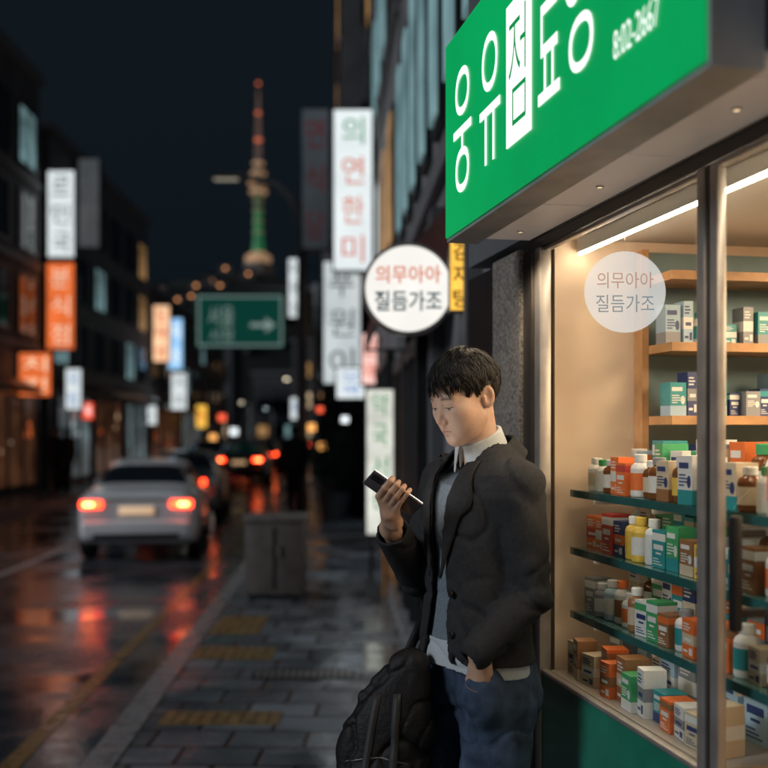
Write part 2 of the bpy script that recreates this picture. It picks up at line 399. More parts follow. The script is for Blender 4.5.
box('canopy', m_dark, P, -.06, 2.8, -.165, -.012, 2.168, 2.66)
sf = MB()
for i in range(6): sf.box(-.05 + i * .47, -.05 + i * .47 + .464, -.158, -.014, 2.150, 2.166)
sf.build('soffit', m_soff, P)
box('fascia_edge', m_steel, P, -.06, 2.8, -.011, -.006, 2.151, 2.2)
sg = thing('shop_sign', 'large green lit sign with white lettering and phone number on the canopy', 'sign', SO, SH)
box('sign_case', m_pole, sg, -.055, 1.425, -.255, -.168, 2.135, 2.69)
box('sign_face', e_green, sg, -.045, 1.415, -.262, -.256, 2.146, 2.68)
YS = -.264
def sgt(ch, u0, u1, z0, z1, m, b=.0): text(ch, (u0 + u1) / 2, YS, (z0 + z1) / 2, u1 - u0, z1 - z0, m, sg, bold=b)
sgt('웅', .045, .215, 2.238, 2.568, l_white, -.004); sgt('유', .29, .455, 2.255, 2.57, l_white, -.004)
MB().box(.505, .672, -.2655, -.2625, 2.252, 2.575, 0, .0012).build('letter_plate', l_white, sg)
YS = -.2675; sgt('점', .530, .647, 2.290, 2.540, emis('green lettering on plate', (0, .30, .07), .8), -.014); YS = -.264
sgt('료', .715, .84, 2.285, 2.575, l_white, -.004); sgt('잉', .865, 1.01, 2.285, 2.575, l_white, -.004)
sgt('8:02-2667', 1.10, 1.275, 2.252, 2.302, l_white, -.004)
for i, u in enumerate((.08, .62, 1.2)):  # small spots added under the soffit to rim-light the man
    n = ('above the man', 'over the shop window', 'over the shop door')[i]
    d = thing('rim_downlight', 'tiny added rim light in the soffit ' + n, 'light', (SO[0] + u * .2018 - .085 * .9794, SO[1] - u * .9794 - .085 * .2018, 2.150), 0)
    MB().lathe([(.0, -.001), (.009, -.001), (.009, -.003), (.007, -.004), (.006, -.002)], n=20).build('trim_ring', m_steel, d, True)
    MB().lathe([(.0, -.0035), (.0058, -.0035), (.0058, -.0028), (.0, -.0028)], n=20).build('lens', emis('added rim light lens', (1, .74, .44), 1.2), d)
    ld = bpy.data.lights.new('rim_beam', 'SPOT'); ld.energy = (5, 7, 5)[i]; ld.spot_size = math.radians(125); ld.spot_blend = .8; ld.color = (1, .78, .54); ld.shadow_soft_size = .02
    lo_ = bpy.data.objects.new('rim_beam', ld); COL.objects.link(lo_); lo_.parent = d; lo_.location = (0, 0, -.025)
lt = thing('strip_light', 'long thin warm strip light along the shop ceiling', 'light', SO, SH)
box('housing', m_white, lt, .0, 2.4, .111, .121, 2.110, 2.150); box('tube', m_led, lt, .005, 2.39, .112, .120, 2.103, 2.1095)
lp = thing('ceiling_fill', 'added ceiling fill panel deeper inside the pharmacy', 'light', SO, SH)  # glowing panel added to brighten the shop interior
box('frame', m_white, lp, .4, 1.8, .7, 1.5, 2.14, 2.150); box('added_fill_diffuser', m_fill_panel, lp, .42, 1.78, .72, 1.48, 2.130, 2.139)
m_sglass = M('green glass shelf', (.06, .16, .15), .12, nz=.1, coat=.5)
m_sedge = M('teal shelf edge', (.02, .11, .11), .2, nz=.15, coat=.5)
m_sfill = emis('shelf fill glow', (1, .82, .58), 7)  # glowing strips added under the shelves to brighten the goods
rows = [('top', 1.43), ('middle', 1.27), ('lower', 1.093)]
for nm, z in rows:
    s = thing('display_shelf', f'{nm} glass shelf packed with medicines in the pharmacy window', 'shelf', SO, SH)
    box('glass_plate', m_sglass, s, .03, 1.30, .085, .36, z - .002, z + .010)
    box('front_trim', m_sedge, s, .03, 1.30, .078, .084, z - .008, z + .012)
    box('shelf_fill', m_sfill, s, .05, 1.28, .086, .094, z - .007, z - .003)
    mb = MB()
    for u in (.15, .5, .88, 1.25): mb.box(u, u + .012, .097, .36, z - .022, z - .004)
    mb.build('bracket', m_steel, s)
    box('upright', m_steel, s, .55, .565, .361, .372, z - .16, z + .15)
WS = .29
ws = thing('wall_shelf', 'tall wooden wall shelf of packed boxes on the pharmacy side wall', 'shelf', SO, SH)
box('side_panel', m_wood, ws, -.012, .04, WS, WS + .02, 1.5, 2.12)
box('side_panel', m_wood, ws, -.012, .18, 1.35, 1.375, .05, 2.12)
box('back_board', M('shelf back board', (.20, .30, .32), .6, nz=.1), ws, -.0135, -.006, WS + .021, 1.349, .05, 2.12)
wz = [.45, .65, .85, 1.05, 1.25, 1.44, 1.635, 1.835, 2.03]
for z in wz: box('board', m_wood, ws, -.004, .18, WS + .021, 1.349, z - .012, z + .012)
bs = thing('back_shelf', 'wide pale shelf unit against the rear wall of the pharmacy', 'shelf', SO, SH)
for z in (.3, .7, 1.1, 1.5, 1.9): box('board', m_wood, bs, .3, 2.6, 1.9, 2.2, z - .012, z + .012)
for u in (.3, 1.07, 1.84, 2.58): box('side_panel', m_wood, bs, u - .022, u, 1.9, 2.2, .05, 2.05)
pc = {'orange': (.75, .17, .04), 'white': (.72, .72, .70), 'teal': (.03, .28, .30), 'navy': (.03, .05, .16), 'red': (.55, .05, .04), 'yellow': (.75, .5, .08),
      'green': (.06, .36, .14), 'brown': (.30, .14, .06), 'pale blue': (.35, .5, .62), 'grey': (.25, .26, .28), 'cream': (.6, .5, .36), 'amber': (.16, .055, .015)}
pm = {k: M(k + ' packaging', v, .4 if k != 'amber' else .15, nz=.12, ns=30) for k, v in pc.items()}
proto = {}
def carton(a, b_, var=0):
    k = ('c', a, b_, var)
    if k not in proto:
        mb = MB(); h1, h2 = ((.34, .62), (.0, .30), (.72, .92))[var]
        if h1 > 0: mb.box(-.5, .5, -.5, .5, 0, h1, 0)
        mb.box(-.5, .5, -.5, .5, h1, h2, 1); mb.box(-.5, .5, -.5, .5, h2, 1, 0)
        o = mb.build('carton', [pm[a], pm[b_]]); pr = MB()
        if var == 0:
            for i in range(3): pr.box(-.38, .1 + .12 * (i % 2), -.512, -.503, .70 + i * .075, .735 + i * .075)
            pr.box(-.38, .0, -.512, -.503, .12, .18); pr.box(.12, .4, -.512, -.503, .08, .26); pr.box(-.3, .3, -.512, -.503, .42, .5)
        elif var == 1:
            pr.box(-.4, .25, -.512, -.503, .74, .86)
            for i in range(4): pr.box(-.4, -.05 + .1 * ((i * 3) % 4), -.512, -.503, .38 + i * .07, .41 + i * .07)
            pr.lathe([(0, -.512), (.13, -.512), (.13, -.503), (0, -.503)], (.28, 0, .47), 14, axis='y')
        else:
            pr.box(-.36, .36, -.512, -.503, .48, .62); pr.box(-.2, .2, -.512, -.503, .36, .41)
            for i in range(3): pr.box(-.4, .3 - .15 * i, -.512, -.503, .08 + i * .07, .105 + i * .07)
        p = pr.build('print', pm['navy'] if a in ('white', 'yellow', 'cream', 'pale blue') else pm['white'], o)
        proto[k] = o; COL.objects.unlink(o); COL.objects.unlink(p)
    return proto[k]
def bottle(a, cap, lab):
    k = ('b', a, cap, lab)
    if k not in proto:
        o = MB().lathe([(.0, 0), (.46, 0), (.5, .04), (.5, .66), (.44, .74), (.27, .80), (.27, .84), (0, .84)], n=20).build('bottle', pm[a], None, True)
        c = MB().lathe([(0, .82), (.31, .82), (.31, .985), (.28, 1.0), (0, 1.0)], n=20).build('cap', pm[cap], o, True)
        l = MB().lathe([(.505, .16), (.507, .16), (.507, .56), (.505, .56)], n=20).build('paper_label', pm[lab], o, True)
        proto[k] = o; [COL.objects.unlink(x) for x in (o, c, l)]
    return proto[k]
def ordn(i): return ['first', 'second', 'third', 'fourth', 'fifth', 'sixth', 'seventh', 'eighth', 'ninth', 'tenth', 'eleventh', 'twelfth', 'thirteenth', 'fourteenth', 'fifteenth', 'sixteenth', 'seventeenth', 'eighteenth', 'nineteenth', 'twentieth', 'twenty-first', 'twenty-second'][i]
def loc(u, w_, z): return (SO[0] + u * .2018 + w_ * .9794, SO[1] - u * .9794 + w_ * .2018, z)
def put(kind, u, w_, z, dims, rz, where, i):
    if kind[0] == 'c': o = copy_tree(carton(kind[1], kind[2], random.choice((0, 1, 2)))); d = f'{kind[1]} carton, {kind[2]} band'; cat = 'carton'
    else: o = copy_tree(bottle(*kind[1:])); d = f'{kind[1]} bottle, {kind[2]} cap'; cat = 'bottle'
    o.location = loc(u, w_, z); o.scale = dims; o.rotation_euler = (0, 0, SH + rz)
    tag(o, f'{d}, {ordn(i)} from left {where}', cat, 'medicines on the pharmacy shelves')
fronts = {
 'top': [('b', 'white', 'white', 'cream'), ('b', 'white', 'green', 'white'), ('b', 'amber', 'white', 'white'), ('c', 'orange', 'white'), ('c', 'orange', 'red'), ('b', 'white', 'white', 'orange'), ('b', 'amber', 'white', 'cream'), ('b', 'amber', 'grey', 'white'), ('c', 'cream', 'brown'), ('b', 'amber', 'white', 'yellow'), ('c', 'white', 'teal'), ('b', 'amber', 'grey', 'cream'), ('b', 'amber', 'white', 'white'), ('c', 'cream', 'teal'), ('b', 'amber', 'white', 'cream'), ('b', 'white', 'green', 'white'), ('c', 'orange', 'cream')],
 'middle': [('c', 'orange', 'red'), ('c', 'orange', 'white'), ('c', 'red', 'white'), ('c', 'navy', 'orange'), ('b', 'yellow', 'white', 'yellow'), ('b', 'yellow', 'yellow', 'white'), ('b', 'white', 'white', 'white'), ('c', 'teal', 'white'), ('c', 'green', 'teal'), ('c', 'brown', 'cream'), ('c', 'yellow', 'white'), ('b', 'white', 'grey', 'teal'), ('c', 'teal', 'cream'), ('c', 'brown', 'white'), ('b', 'white', 'white', 'orange'), ('c', 'pale blue', 'white'), ('b', 'amber', 'white', 'white')],
 'lower': [('c', 'grey', 'white'), ('b', 'grey', 'white', 'white'), ('b', 'pale blue', 'white', 'white'), ('b', 'white', 'orange', 'brown'), ('b', 'white', 'white', 'orange'), ('b', 'brown', 'white', 'cream'), ('c', 'white', 'green'), ('c', 'green', 'white'), ('c', 'brown', 'orange'), ('b', 'white', 'grey', 'teal'), ('c', 'orange', 'cream'), ('c', 'white', 'red'), ('c', 'orange', 'brown'), ('b', 'white', 'white', 'teal'), ('c', 'cream', 'white'), ('b', 'amber', 'white', 'white'), ('c', 'teal', 'white')]}
for nm, z in rows:
    u = .06; L = fronts[nm]
    for i, k in enumerate(L):
        wd = random.uniform(.050, .068) if k[0] == 'c' else random.uniform(.044, .056)
        ht = random.uniform(.072, .110) if k[0] == 'c' else random.uniform(.085, .118)
        put(k, u + wd / 2, .122 + random.uniform(0, .02), z + .011, (wd, wd if k[0] == 'b' else random.uniform(.04, .06), ht), random.uniform(-.16, .16), f'in front row, {nm} window shelf', i)
        u += wd + random.uniform(.003, .012)
    u = .05
    for i in range(18):
        k = ('c', random.choice(['orange', 'white', 'teal', 'navy', 'cream', 'grey', 'green', 'pale blue']), random.choice(['white', 'orange', 'cream', 'teal'])) if random.random() < .6 else ('b', random.choice(['white', 'amber', 'white']), random.choice(['green', 'white']), 'white')
        wd = random.uniform(.05, .072); ht = random.uniform(.110, .143)
        put(k, u + wd / 2, .255 + random.uniform(0, .03), z + .011, (wd, wd if k[0] == 'b' else .07, ht), random.uniform(-.08, .08), f'in rear row, {nm} window shelf', i)
        u += wd + .007
u = .035
for i in range(13):
    k = random.choice([('c', 'white', 'grey'), ('c', 'navy', 'teal'), ('c', 'cream', 'white'), ('c', 'orange', 'brown'), ('c', 'green', 'white'), ('c', 'brown', 'cream'), ('c', 'teal', 'navy')])
    wd = random.uniform(.050, .066)
    put(k, u + wd / 2, .085 + random.uniform(0, .03), .931, (wd, random.uniform(.05, .065), random.uniform(.070, .115)), random.uniform(-.2, .2), 'in front on window deck', i)
    u += wd + random.uniform(.003, .008)
u = .05
for i in range(9):
    k = random.choice([('c', 'white', 'orange'), ('c', 'grey', 'white'), ('c', 'cream', 'brown'), ('c', 'pale blue', 'white')])
    put(k, u + .045, .22 + random.uniform(0, .05), .931, (random.uniform(.07, .09), .08, random.uniform(.10, .14)), random.uniform(-.1, .1), 'in rear on window deck', i)
    u += .095
lvl = ['lowest', 'second lowest', 'third lowest', 'fourth', 'fifth', 'sixth', 'seventh', 'eighth']
for li, z in enumerate(wz[:-1]):
    if li < 1: continue
    w_ = WS + .03; i = 0
    while w_ < 1.26 and i < 22:
        k = ('c', random.choice(['white', 'teal', 'teal', 'pale blue', 'grey', 'grey', 'teal', 'navy']), random.choice(['teal', 'white', 'pale blue', 'grey'])) if random.random() < .8 else ('b', random.choice(['white', 'grey']), random.choice(['teal', 'white']), 'teal')
        wd = random.uniform(.026, .048)
        put(k, .110 + random.uniform(-.02, .02), w_ + wd / 2, z + .0125, (wd, .06 if k[0] == 'c' else wd, random.uniform(.05, .125)), math.pi / 2, f'on {lvl[li]} wall board', i)
        w_ += wd + random.uniform(.001, .012); i += 1
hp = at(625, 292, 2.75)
hs = thing('sign_reflection', 'reflection of the round sign, put in as a translucent disc behind the glass', 'sign', hp)  # mirror image of the round sign, put in as a lettered see-through disc
MB().add([(.105 * math.cos(a * math.pi / 32), 0, .105 * math.sin(a * math.pi / 32)) for a in range(64)], [tuple(range(64))]).build('disc', veil('reflected sign disc', (.95, .94, .92), 1.0, .62), hs)
text('의무아아', 0, -.003, .03, .145, .042, veil('reflected orange letters', (.72, .32, .20), .62, .75), hs)
text('질듬가조', 0, -.003, -.03, .15, .045, veil('reflected blue letters', (.25, .38, .45), .55, .8), hs)
MB().tube([(0, 0.002, .10), (0, 0.002, .185)], .0005, 5).build('added_cord', m_steel, hs)  # thread added to hold up the reflection disc
rp = at(408, 290, 5.3)
rs = thing('round_sign', 'round white lit sign with two lines of lettering above the man', 'sign', rp)
MB().lathe([(0, .06), (.222, .06), (.228, .05), (.228, -.05), (.222, -.056), (.212, -.056), (.212, -.045), (0, -.045)], n=64, axis='y').build('case', m_steel, rs, True)
MB().lathe([(0, -.046), (.2115, -.046), (.2115, -.051), (0, -.051)], n=64, axis='y').build('face', glow_panel('round sign face', (.97, .94, .88), .92, .06, 5), rs)
text('의무아아', .0, -.054, .07, .32, .088, l_orange, rs, bold=.01)
text('질듬가조', .0, -.054, -.06, .33, .10, l_teal, rs, bold=.014)
for z in (.03, -.03): MB().tube([(.22, 0, z), (.37, .0, z)], .014, 8).build('bracket', m_dark, rs)

# ================================================================== BUILDINGS
def building(name, label, loc_, rz, depth, length, h, wall, side, floors, ncol, wsize, lit=.2, shops=(), z0=3.6, endwin=True, lits=None):
    b = thing(name, label, 'building', loc_, rz)
    x0, x1 = (0, depth) if side > 0 else (-depth, 0)
    box('wall', wall, b, x0, x1, 0, length, 0, h)
    s = side; pr_ = .075 if s > 0 else .02
    mb = MB().box(min(-s * .12, x1 if s > 0 else x0), max(-s * .12, x1 if s > 0 else x0), -.12, length + .1, h + .002, h + .3)
    mb.build('parapet', m_trim, b)
    ww, wh = wsize; fs = (h - z0 - .3) / max(floors, 1)
    lg = MB()
    for f in range(floors): lg.box(min(-s * .06, 0), max(-s * .06, 0), 0, length, z0 + f * fs - .35, z0 + f * fs - .2)
    if floors: lg.build('ledge', m_trim, b)
    fm = MB()
    for a, c_, d, e in ((-ww / 2, -ww / 2 + .07, 0, wh), (ww / 2 - .07, ww / 2, 0, wh), (-ww / 2 + .07, ww / 2 - .07, 0, .07), (-ww / 2 + .07, ww / 2 - .07, wh - .07, wh), (-.02, .02, .07, wh - .07)):
        fm.box(min(-s * .05, -s * .001), max(-s * .05, -s * .001), a, c_, d, e)
    fo = fm.build('window', m_dark); po = [MB().box(min(-s * pr_, -s * .002), max(-s * pr_, -s * .002), -ww / 2 + .071, ww / 2 - .071, .071, wh - .071).build('pane', mm) for mm in (m_pane, m_warm, m_cool)]
    def win(x, y, z, rot):
        a = fo.copy(); COL.objects.link(a); a.parent = b; a.location = (x, y, z); a.rotation_euler = (0, 0, rot)
        p = po[0 if random.random() > lit else random.choice(lits or (1, 1, 2))].copy(); COL.objects.link(p); p.parent = a
    for f in range(floors):
        for c in range(ncol): win(0, length * (c + .5) / ncol, z0 + f * fs, 0)
        if endwin:
            for c in range(2): win(s * (1.0 + c * 2.0) if depth > 3 else s * .9, 0, z0 + f * fs, s * math.pi / 2)
    for o in [fo] + po: bpy.data.objects.remove(o)
    for (a, c_, mm, zz) in shops:
        sf_ = MB(); n = max(2, int((c_ - a) / 1.1))
        for q in [(a, a + .1, .1, zz), (c_ - .1, c_, .1, zz), (a + .1, c_ - .1, zz - .12, zz)] + [(a + (c_ - a) * j / n - .04, a + (c_ - a) * j / n + .04, .1, zz - .12) for j in range(1, n)]: sf_.box(min(-s * .1, -s * .001), max(-s * .1, -s * .001), q[0], q[1], q[2], q[3])
        so_ = sf_.build('shopfront', m_dark, b)
        MB().box(min(-s * .03, -s * .002), max(-s * .03, -s * .002), a + .101, c_ - .101, .25, zz - .121).build('shop_window', mm, so_)
        for j in range(int((c_ - a) * 1.6)):
            yy = random.uniform(a + .2, c_ - .5); z_ = random.uniform(.6, zz - .7); q_ = .031 + .002 * j
            box('lit_display', random.choice((m_shelf_glow, m_shelf_glow, e_orange)) if mm is m_shopwarm else random.choice((m_cool, e_white)), so_, min(-s * (q_ + .0015), -s * q_), max(-s * (q_ + .0015), -s * q_), yy, yy + random.uniform(.06, .26), z_, z_ + random.uniform(.05, .22))
        if s < 0: MB().add([(-s * .02, a, zz + .35), (-s * .02, c_, zz + .35), (-s * .7, c_, zz + .05), (-s * .7, a, zz + .05), (-s * .7, a, zz - .12), (-s * .7, c_, zz - .12)], [(0, 1, 2, 3), (3, 2, 5, 4)]).build('shop_canopy', m_dark, so_)
    return b
RR = math.atan(.046)
A = building('street_building', 'dark stone building with tall windows beside the pharmacy', (.475, 4.45, 0), RR, 6, 6.4, 9.5, m_conc, 1, 2, 7, (.5, 1.7), .85, [(3.2, 4.6, m_shopcool, 2.3), (4.8, 6.2, m_shopwarm, 2.3)], 3.5, lits=(2, 2, 2, 1))
box('step', m_kerb, A, -.16, -.001, .3, 6.4, .0, .12)
for y in (.6, 2.3, 4.7): box('column', m_conc2, A, -.08, -.001, y - .15, y + .15, .12, 3.0)
aw = thing('awning', 'dark reddish fabric awning sloping out beside the round sign', 'awning', (.475, 4.45, 0), RR)
m_awn = M('awning fabric', (.13, .045, .04), .8, nz=.2, bump=.2)
MB().add([(-.002, 1.6, 2.95), (-.002, 4.6, 2.95), (-.42, 4.6, 2.42), (-.42, 1.6, 2.42), (-.43, 1.6, 2.28), (-.43, 4.6, 2.28)], [(0, 1, 2, 3), (3, 2, 5, 4)]).build('canvas', m_awn, aw)
MB().add([(-.002, 1.6, 2.95), (-.42, 1.6, 2.42), (-.43, 1.6, 2.28), (-.002, 1.6, 2.28)], [(0, 1, 2, 3)]).build('end_flap', m_awn, aw)
for q in (((-.01, 1.65, 2.3), (-.41, 1.65, 2.3)), ((-.01, 4.55, 2.3), (-.41, 4.55, 2.3)), ((-.42, 1.6, 2.29), (-.42, 4.6, 2.29))): MB().tube(q, .012, 6).build('support_bar', m_dark, aw)
B = building('street_building', 'mid grey building carrying the tallest white vertical sign', (.15, 11.0, 0), RR, 6, 9, 12, m_conc, 1, 3, 6, (.9, 1.5), .5, [(.6, 3.2, m_shopcool, 2.5), (3.6, 6.0, m_shopwarm, 2.5), (6.3, 8.7, m_shopcool, 2.5)])
C_ = building('street_building', 'dark building with a dim vertical sign on the right side of the street', (-.85, 21, 0), RR, 7, 13.5, 13, m_conc2, 1, 3, 6, (1.2, 1.5), .2, [(.6, 4, m_shopwarm, 2.7), (4.6, 8, m_shopcool, 2.7), (8.6, 12.5, m_shopwarm, 2.7)])
D_ = building('street_building', 'farthest low building on the right side of the street', (-2.1, 36, 0), RR, 8, 24, 10, m_conc, 1, 2, 8, (1.4, 1.5), .3, [(.6, 6, m_shopcool, 2.8), (8, 14, m_shopwarm, 2.8)])
L1 = building('street_building', 'nearest dark building on the left side of the street', (-9.25, 14, 0), .02, 10, 15.6, 11.2, m_conc2, -1, 3, 7, (1.5, 1.6), .12, [(8.2, 11.2, m_shopwarm, 2.7), (11.6, 15.2, m_shopwarm, 2.7)], 4.2)
L2 = building('street_building', 'second building on the left with white and orange vertical signs', (-9.6, 30.6, 0), .02, 9, 14, 10.2, m_tile, -1, 3, 6, (1.5, 1.5), .2, [(.5, 4.5, m_shopcool, 2.8), (5, 9, m_shopwarm, 2.8), (9.5, 13.5, m_shopcool, 2.8)])
L3 = building('street_building', 'third low building on the left below the hillside lights', (-10.4, 47, 0), .03, 9, 28, 8, m_conc2, -1, 2, 9, (1.6, 1.5), .3, [(.5, 8, m_shopwarm, 2.8), (9, 16, m_shopcool, 2.8)])
fb = [(-30, 95, 9, 10, 9, 'left of the road end'), (-20, 112, 8, 9, 11, 'second from the left at the road end'), (-12, 126, 7, 9, 8.5, 'in the middle of the road end'), (-4.5, 105, 9, 9, 10.5, 'right of the road end'), (-38, 88, 8, 10, 12, 'farthest left across the road end')]
for x, y, wd, dp, h, wh_ in fb:
    b = thing('distant_block', f'small dark block with lit windows {wh_}', 'building', (x, y, 0))
    box('wall', m_conc2, b, -wd / 2, wd / 2, 0, dp, 0, h); box('roof', m_trim, b, -wd / 2 - .2, wd / 2 + .2, -.2, dp, h + .002, h + .4)
    for f in range(int(h / 3)):
        for c in range(4):
            wn = box('window', m_dark, b, -wd / 2 + .5 + c * wd / 4.3, -wd / 2 + 1.9 + c * wd / 4.3, -.08, -.002, 1 + f * 3, 2.6 + f * 3)
            box('pane', random.choice((m_pane, m_pane, m_warm, m_shelf_glow, m_cool)), wn, -wd / 2 + .6 + c * wd / 4.3, -wd / 2 + 1.8 + c * wd / 4.3, -.1, -.082, 1.1 + f * 3, 2.5 + f * 3)

# ================================================================== SIGNS
def vsign(name, label, px0, px1, py0, py1, Y, face, chars, lm, side, fx, dep=.25, cw=.62):
    a = at(px0, py0, Y); b = at(px1, py1, Y); x0, x1, z0, z1 = a.x, b.x, b.z, a.z
    t = thing(name, label, 'sign', ((x0 + x1) / 2, Y, (z0 + z1) / 2)); hw = (x1 - x0) / 2; hh = (z1 - z0) / 2
    box('case', m_dark, t, -hw, hw, 0, dep, -hh, hh, .02)
    box('face', face, t, -hw + .03, hw - .03, -.012, -.002, -hh + .03, hh - .03)
    n = len(chars); ch = 2 * (hh - .05) / n
    for i, c in enumerate(chars):
        if c != ' ': text(c, 0, -.016, hh - .05 - ch * (i + .5), hw * 2 * cw, min(ch * .70, hw * 2.0), lm[i % len(lm)] if isinstance(lm, list) else lm, t, bold=.0)
    d = (fx - (x0 + x1) / 2)
    for z in (-hh * .7, hh * .7):
        if abs(d) > hw: MB().tube([(math.copysign(hw, d), dep / 2, z), (d, dep / 2, z)], .03, 6).build('bracket', m_dark, t)
    return t
vsign('vertical_sign', 'tallest white lit vertical sign with orange lettering on the right', 332, 374, 108, 272, 16, e_white, '의연한미', [l_green, l_orange, l_orange, l_red], 1, -.06, cw=.52)
vsign('vertical_sign', 'white lit vertical sign with grey lettering, lower on the right', 322, 362, 260, 385, 18, glow_panel('softer white sign face', (.8, .88, .9), .6, .2, 2), '푸원이', l_grey, 1, -.1)
vsign('vertical_sign', 'dim faintly glowing vertical sign with faint red marks on the right', 301, 330, 108, 250, 23, e_dim, '면식당', emis('faint red letters', (.3, .04, .04), .18), 1, -.9)  # face and letters carry a faint glow of their own
vsign('small_sign', 'small white lit sign with blue lettering low on the right', 335, 366, 366, 400, 17.5, e_white, '오쿡', l_blue, 1, -.15)
vsign('small_sign', 'pinkish lit sign with red lettering low on the right', 360, 379, 332, 386, 15, glow_panel('pink sign', (1, .62, .55), .9), '진애', l_red, 1, 0)
vsign('vertical_sign', 'narrow white lit sign with dark lettering behind the lamp post', 288, 302, 258, 318, 36, e_white, '미용실', l_grey, 1, -1.9)
vsign('small_sign', 'tiny white lit sign low beside the lamp post', 290, 303, 397, 420, 36, e_white, '약', l_blue, 1, -1.9)
vsign('vertical_sign', 'white lit vertical sign with grey lettering on the left', 47, 75, 170, 258, 30.4, e_white, '르민국', l_grey, -1, -9.7)
vsign('vertical_sign', 'dim grey vertical sign beside the white one on the left', 78, 100, 158, 248, 33, glow_panel('dim grey face', (.3, .33, .36), .18), '매우가', l_grey, -1, -9.8)
vsign('vertical_sign', 'orange lit vertical sign with pale lettering on the left', 46, 75, 262, 350, 30.2, e_orange, '분식점', emis('peach lettering', (1, .7, .5), .95), -1, -9.7)
vsign('small_sign', 'wide orange lit shop sign at the left edge', 18, 52, 352, 397, 27.5, e_orange, '치킨', emis('pale lettering', (1, .75, .5), 1.0), -1, -9.4, cw=.7)
vsign('small_sign', 'white lit shop sign on the left near the walkers', 65, 82, 368, 410, 31, e_white, '국밥', l_blue, -1, -9.7)
vsign('small_sign', 'pale teal lit sign at the left border', 0, 12, 394, 412, 27.2, emis('teal white', (.6, 1, .95), 1.2), '점', l_green, -1, -9.3)
vsign('small_sign', 'red lit sign low on the left beyond the walkers', 82, 94, 402, 420, 34, emis('red face', (1, .1, .04), 1.1), '육', l_white, -1, -9.9)
vsign('vertical_sign', 'far peach lit vertical sign left of the road sign', 153, 170, 305, 362, 46.5, glow_panel('peach face', (1, .6, .35), 1.1), '노래방', l_red, -1, -10.4)
vsign('vertical_sign', 'far pale blue lit vertical sign left of the road sign', 168, 183, 318, 370, 47.5, e_blue, '치과', l_white, -1, -10.6)
vsign('small_sign', 'far white lit sign under the pale blue one', 171, 187, 373, 410, 49, e_white, '커피', l_grey, -1, -10.6)
vsign('small_sign', 'far white lit sign low above the white car', 140, 157, 398, 425, 45, e_white, '문구', l_grey, -1, -10)
vsign('small_sign', 'far amber lit sign above the distant traffic', 196, 207, 405, 428, 58, e_yellow, '빵', l_red, -1, -10.8)
e_red2 = emis('small red sign face', (1, .12, .05), 1.8); e_amb2 = emis('small amber sign face', (1, .45, .12), 1.8); e_wht2 = emis('small white sign face', (.9, .97, 1), 1.8)
for lb_, px, py, sz, Y, e_, s_, fx in (('tiny red lit sign just right of the walkers on the left', 106, 432, 5, 40, e_red2, -1, -10), ('tiny amber lit sign between the red sign and the white car', 122, 415, 5, 44, e_amb2, -1, -10.1), ('tiny white lit sign directly behind the white car roof', 128, 440, 5, 43, e_wht2, -1, -10.1),
                                       ('tiny amber lit sign low in the gap of the far traffic', 213, 438, 4, 62, e_amb2, -1, -10.9), ('tiny red lit sign under the left half of the green road sign', 222, 418, 4, 66, e_red2, -1, -11), ('tiny white lit sign under the middle of the green road sign', 234, 432, 4, 70, e_wht2, -1, -11.1),
                                       ('tiny red lit sign at head height left of the lamp post', 294, 440, 4, 38, e_red2, 1, -2.2), ('tiny amber lit sign just right of the lamp post', 311, 428, 5, 34, e_amb2, 1, -1.5), ('tiny red lit sign below the grey lettered vertical sign', 320, 410, 4, 30, e_red2, 1, -1.3),
                                       ('tiny amber lit sign low beside the potted shrub', 322, 447, 5, 26, e_amb2, 1, -1.1), ('tiny white lit sign above the potted shrub', 345, 420, 5, 20.5, e_wht2, 1, -.4)):
    vsign('small_sign', lb_, px - sz, px + sz, py - sz, py + sz * .8, Y, e_, '가', l_grey, s_, fx)
ys = thing('wall_sign', 'yellow lit sign with dark lettering between round sign and pillar', 'sign', at(461, 275, 5.0))
box('case', m_dark, ys, -.055, .055, 0, .1, -.17, .17); box('face', e_yellow, ys, -.05, .05, -.008, -.002, -.165, .165)
for i, c in enumerate('감자탕'): text(c, 0, -.011, .11 - i * .11, .075, .085, M('dark letter', (.02, .01, .005), .5), ys, bold=.01)
lb = thing('light_box', 'tall standing white light box on the pavement behind the man', 'sign', at(380, 462, 11.4))
hw = 15 / F * 11.4; hh = 74 / F * 11.4
box('case', m_dark, lb, -hw, hw, 0, .2, -hh, hh, .015); box('face', glow_panel('cream light box face', (.9, .9, .8), .72, .3, 3), lb, -hw + .02, hw - .02, -.01, -.002, -hh + .02, hh - .02)
for i, c in enumerate('약국서관'): text(c, 0, -.014, hh * .78 - i * hh * .42, hw * 1.1, hh * .3, l_green, lb, bold=.0)
for x in (-hw * .6, hw * .6): MB().tube([(x, .1, -hh), (x, .1, -lb.location.z)], .02, 6).build('leg', m_dark, lb)
g = thing('road_sign', 'green overhead road sign with white arrow on a roadside gantry', 'road sign', (-5.67, 42, 0))
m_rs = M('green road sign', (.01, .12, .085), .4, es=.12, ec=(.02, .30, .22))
box('panel', m_rs, g, -1.72, 1.72, 0, .06, 4.98, 7.05)
mb = MB()
for q in ((-1.66, 1.66, 5.03, 5.09), (-1.66, 1.66, 6.94, 7.0), (-1.66, -1.6, 5.09, 6.94), (1.6, 1.66, 5.09, 6.94)): mb.box(q[0], q[1], -.008, -.002, q[2], q[3])
m_rl = emis('glowing reflective white', (.6, .8, .75), .30); mb.build('border', m_rl, g)  # emission stands in for light thrown back by the reflective marking
text('서울', -.75, -.006, 6.2, 1.0, .8, m_rl, g); text('시청', -.75, -.006, 5.45, .9, .5, m_rl, g)
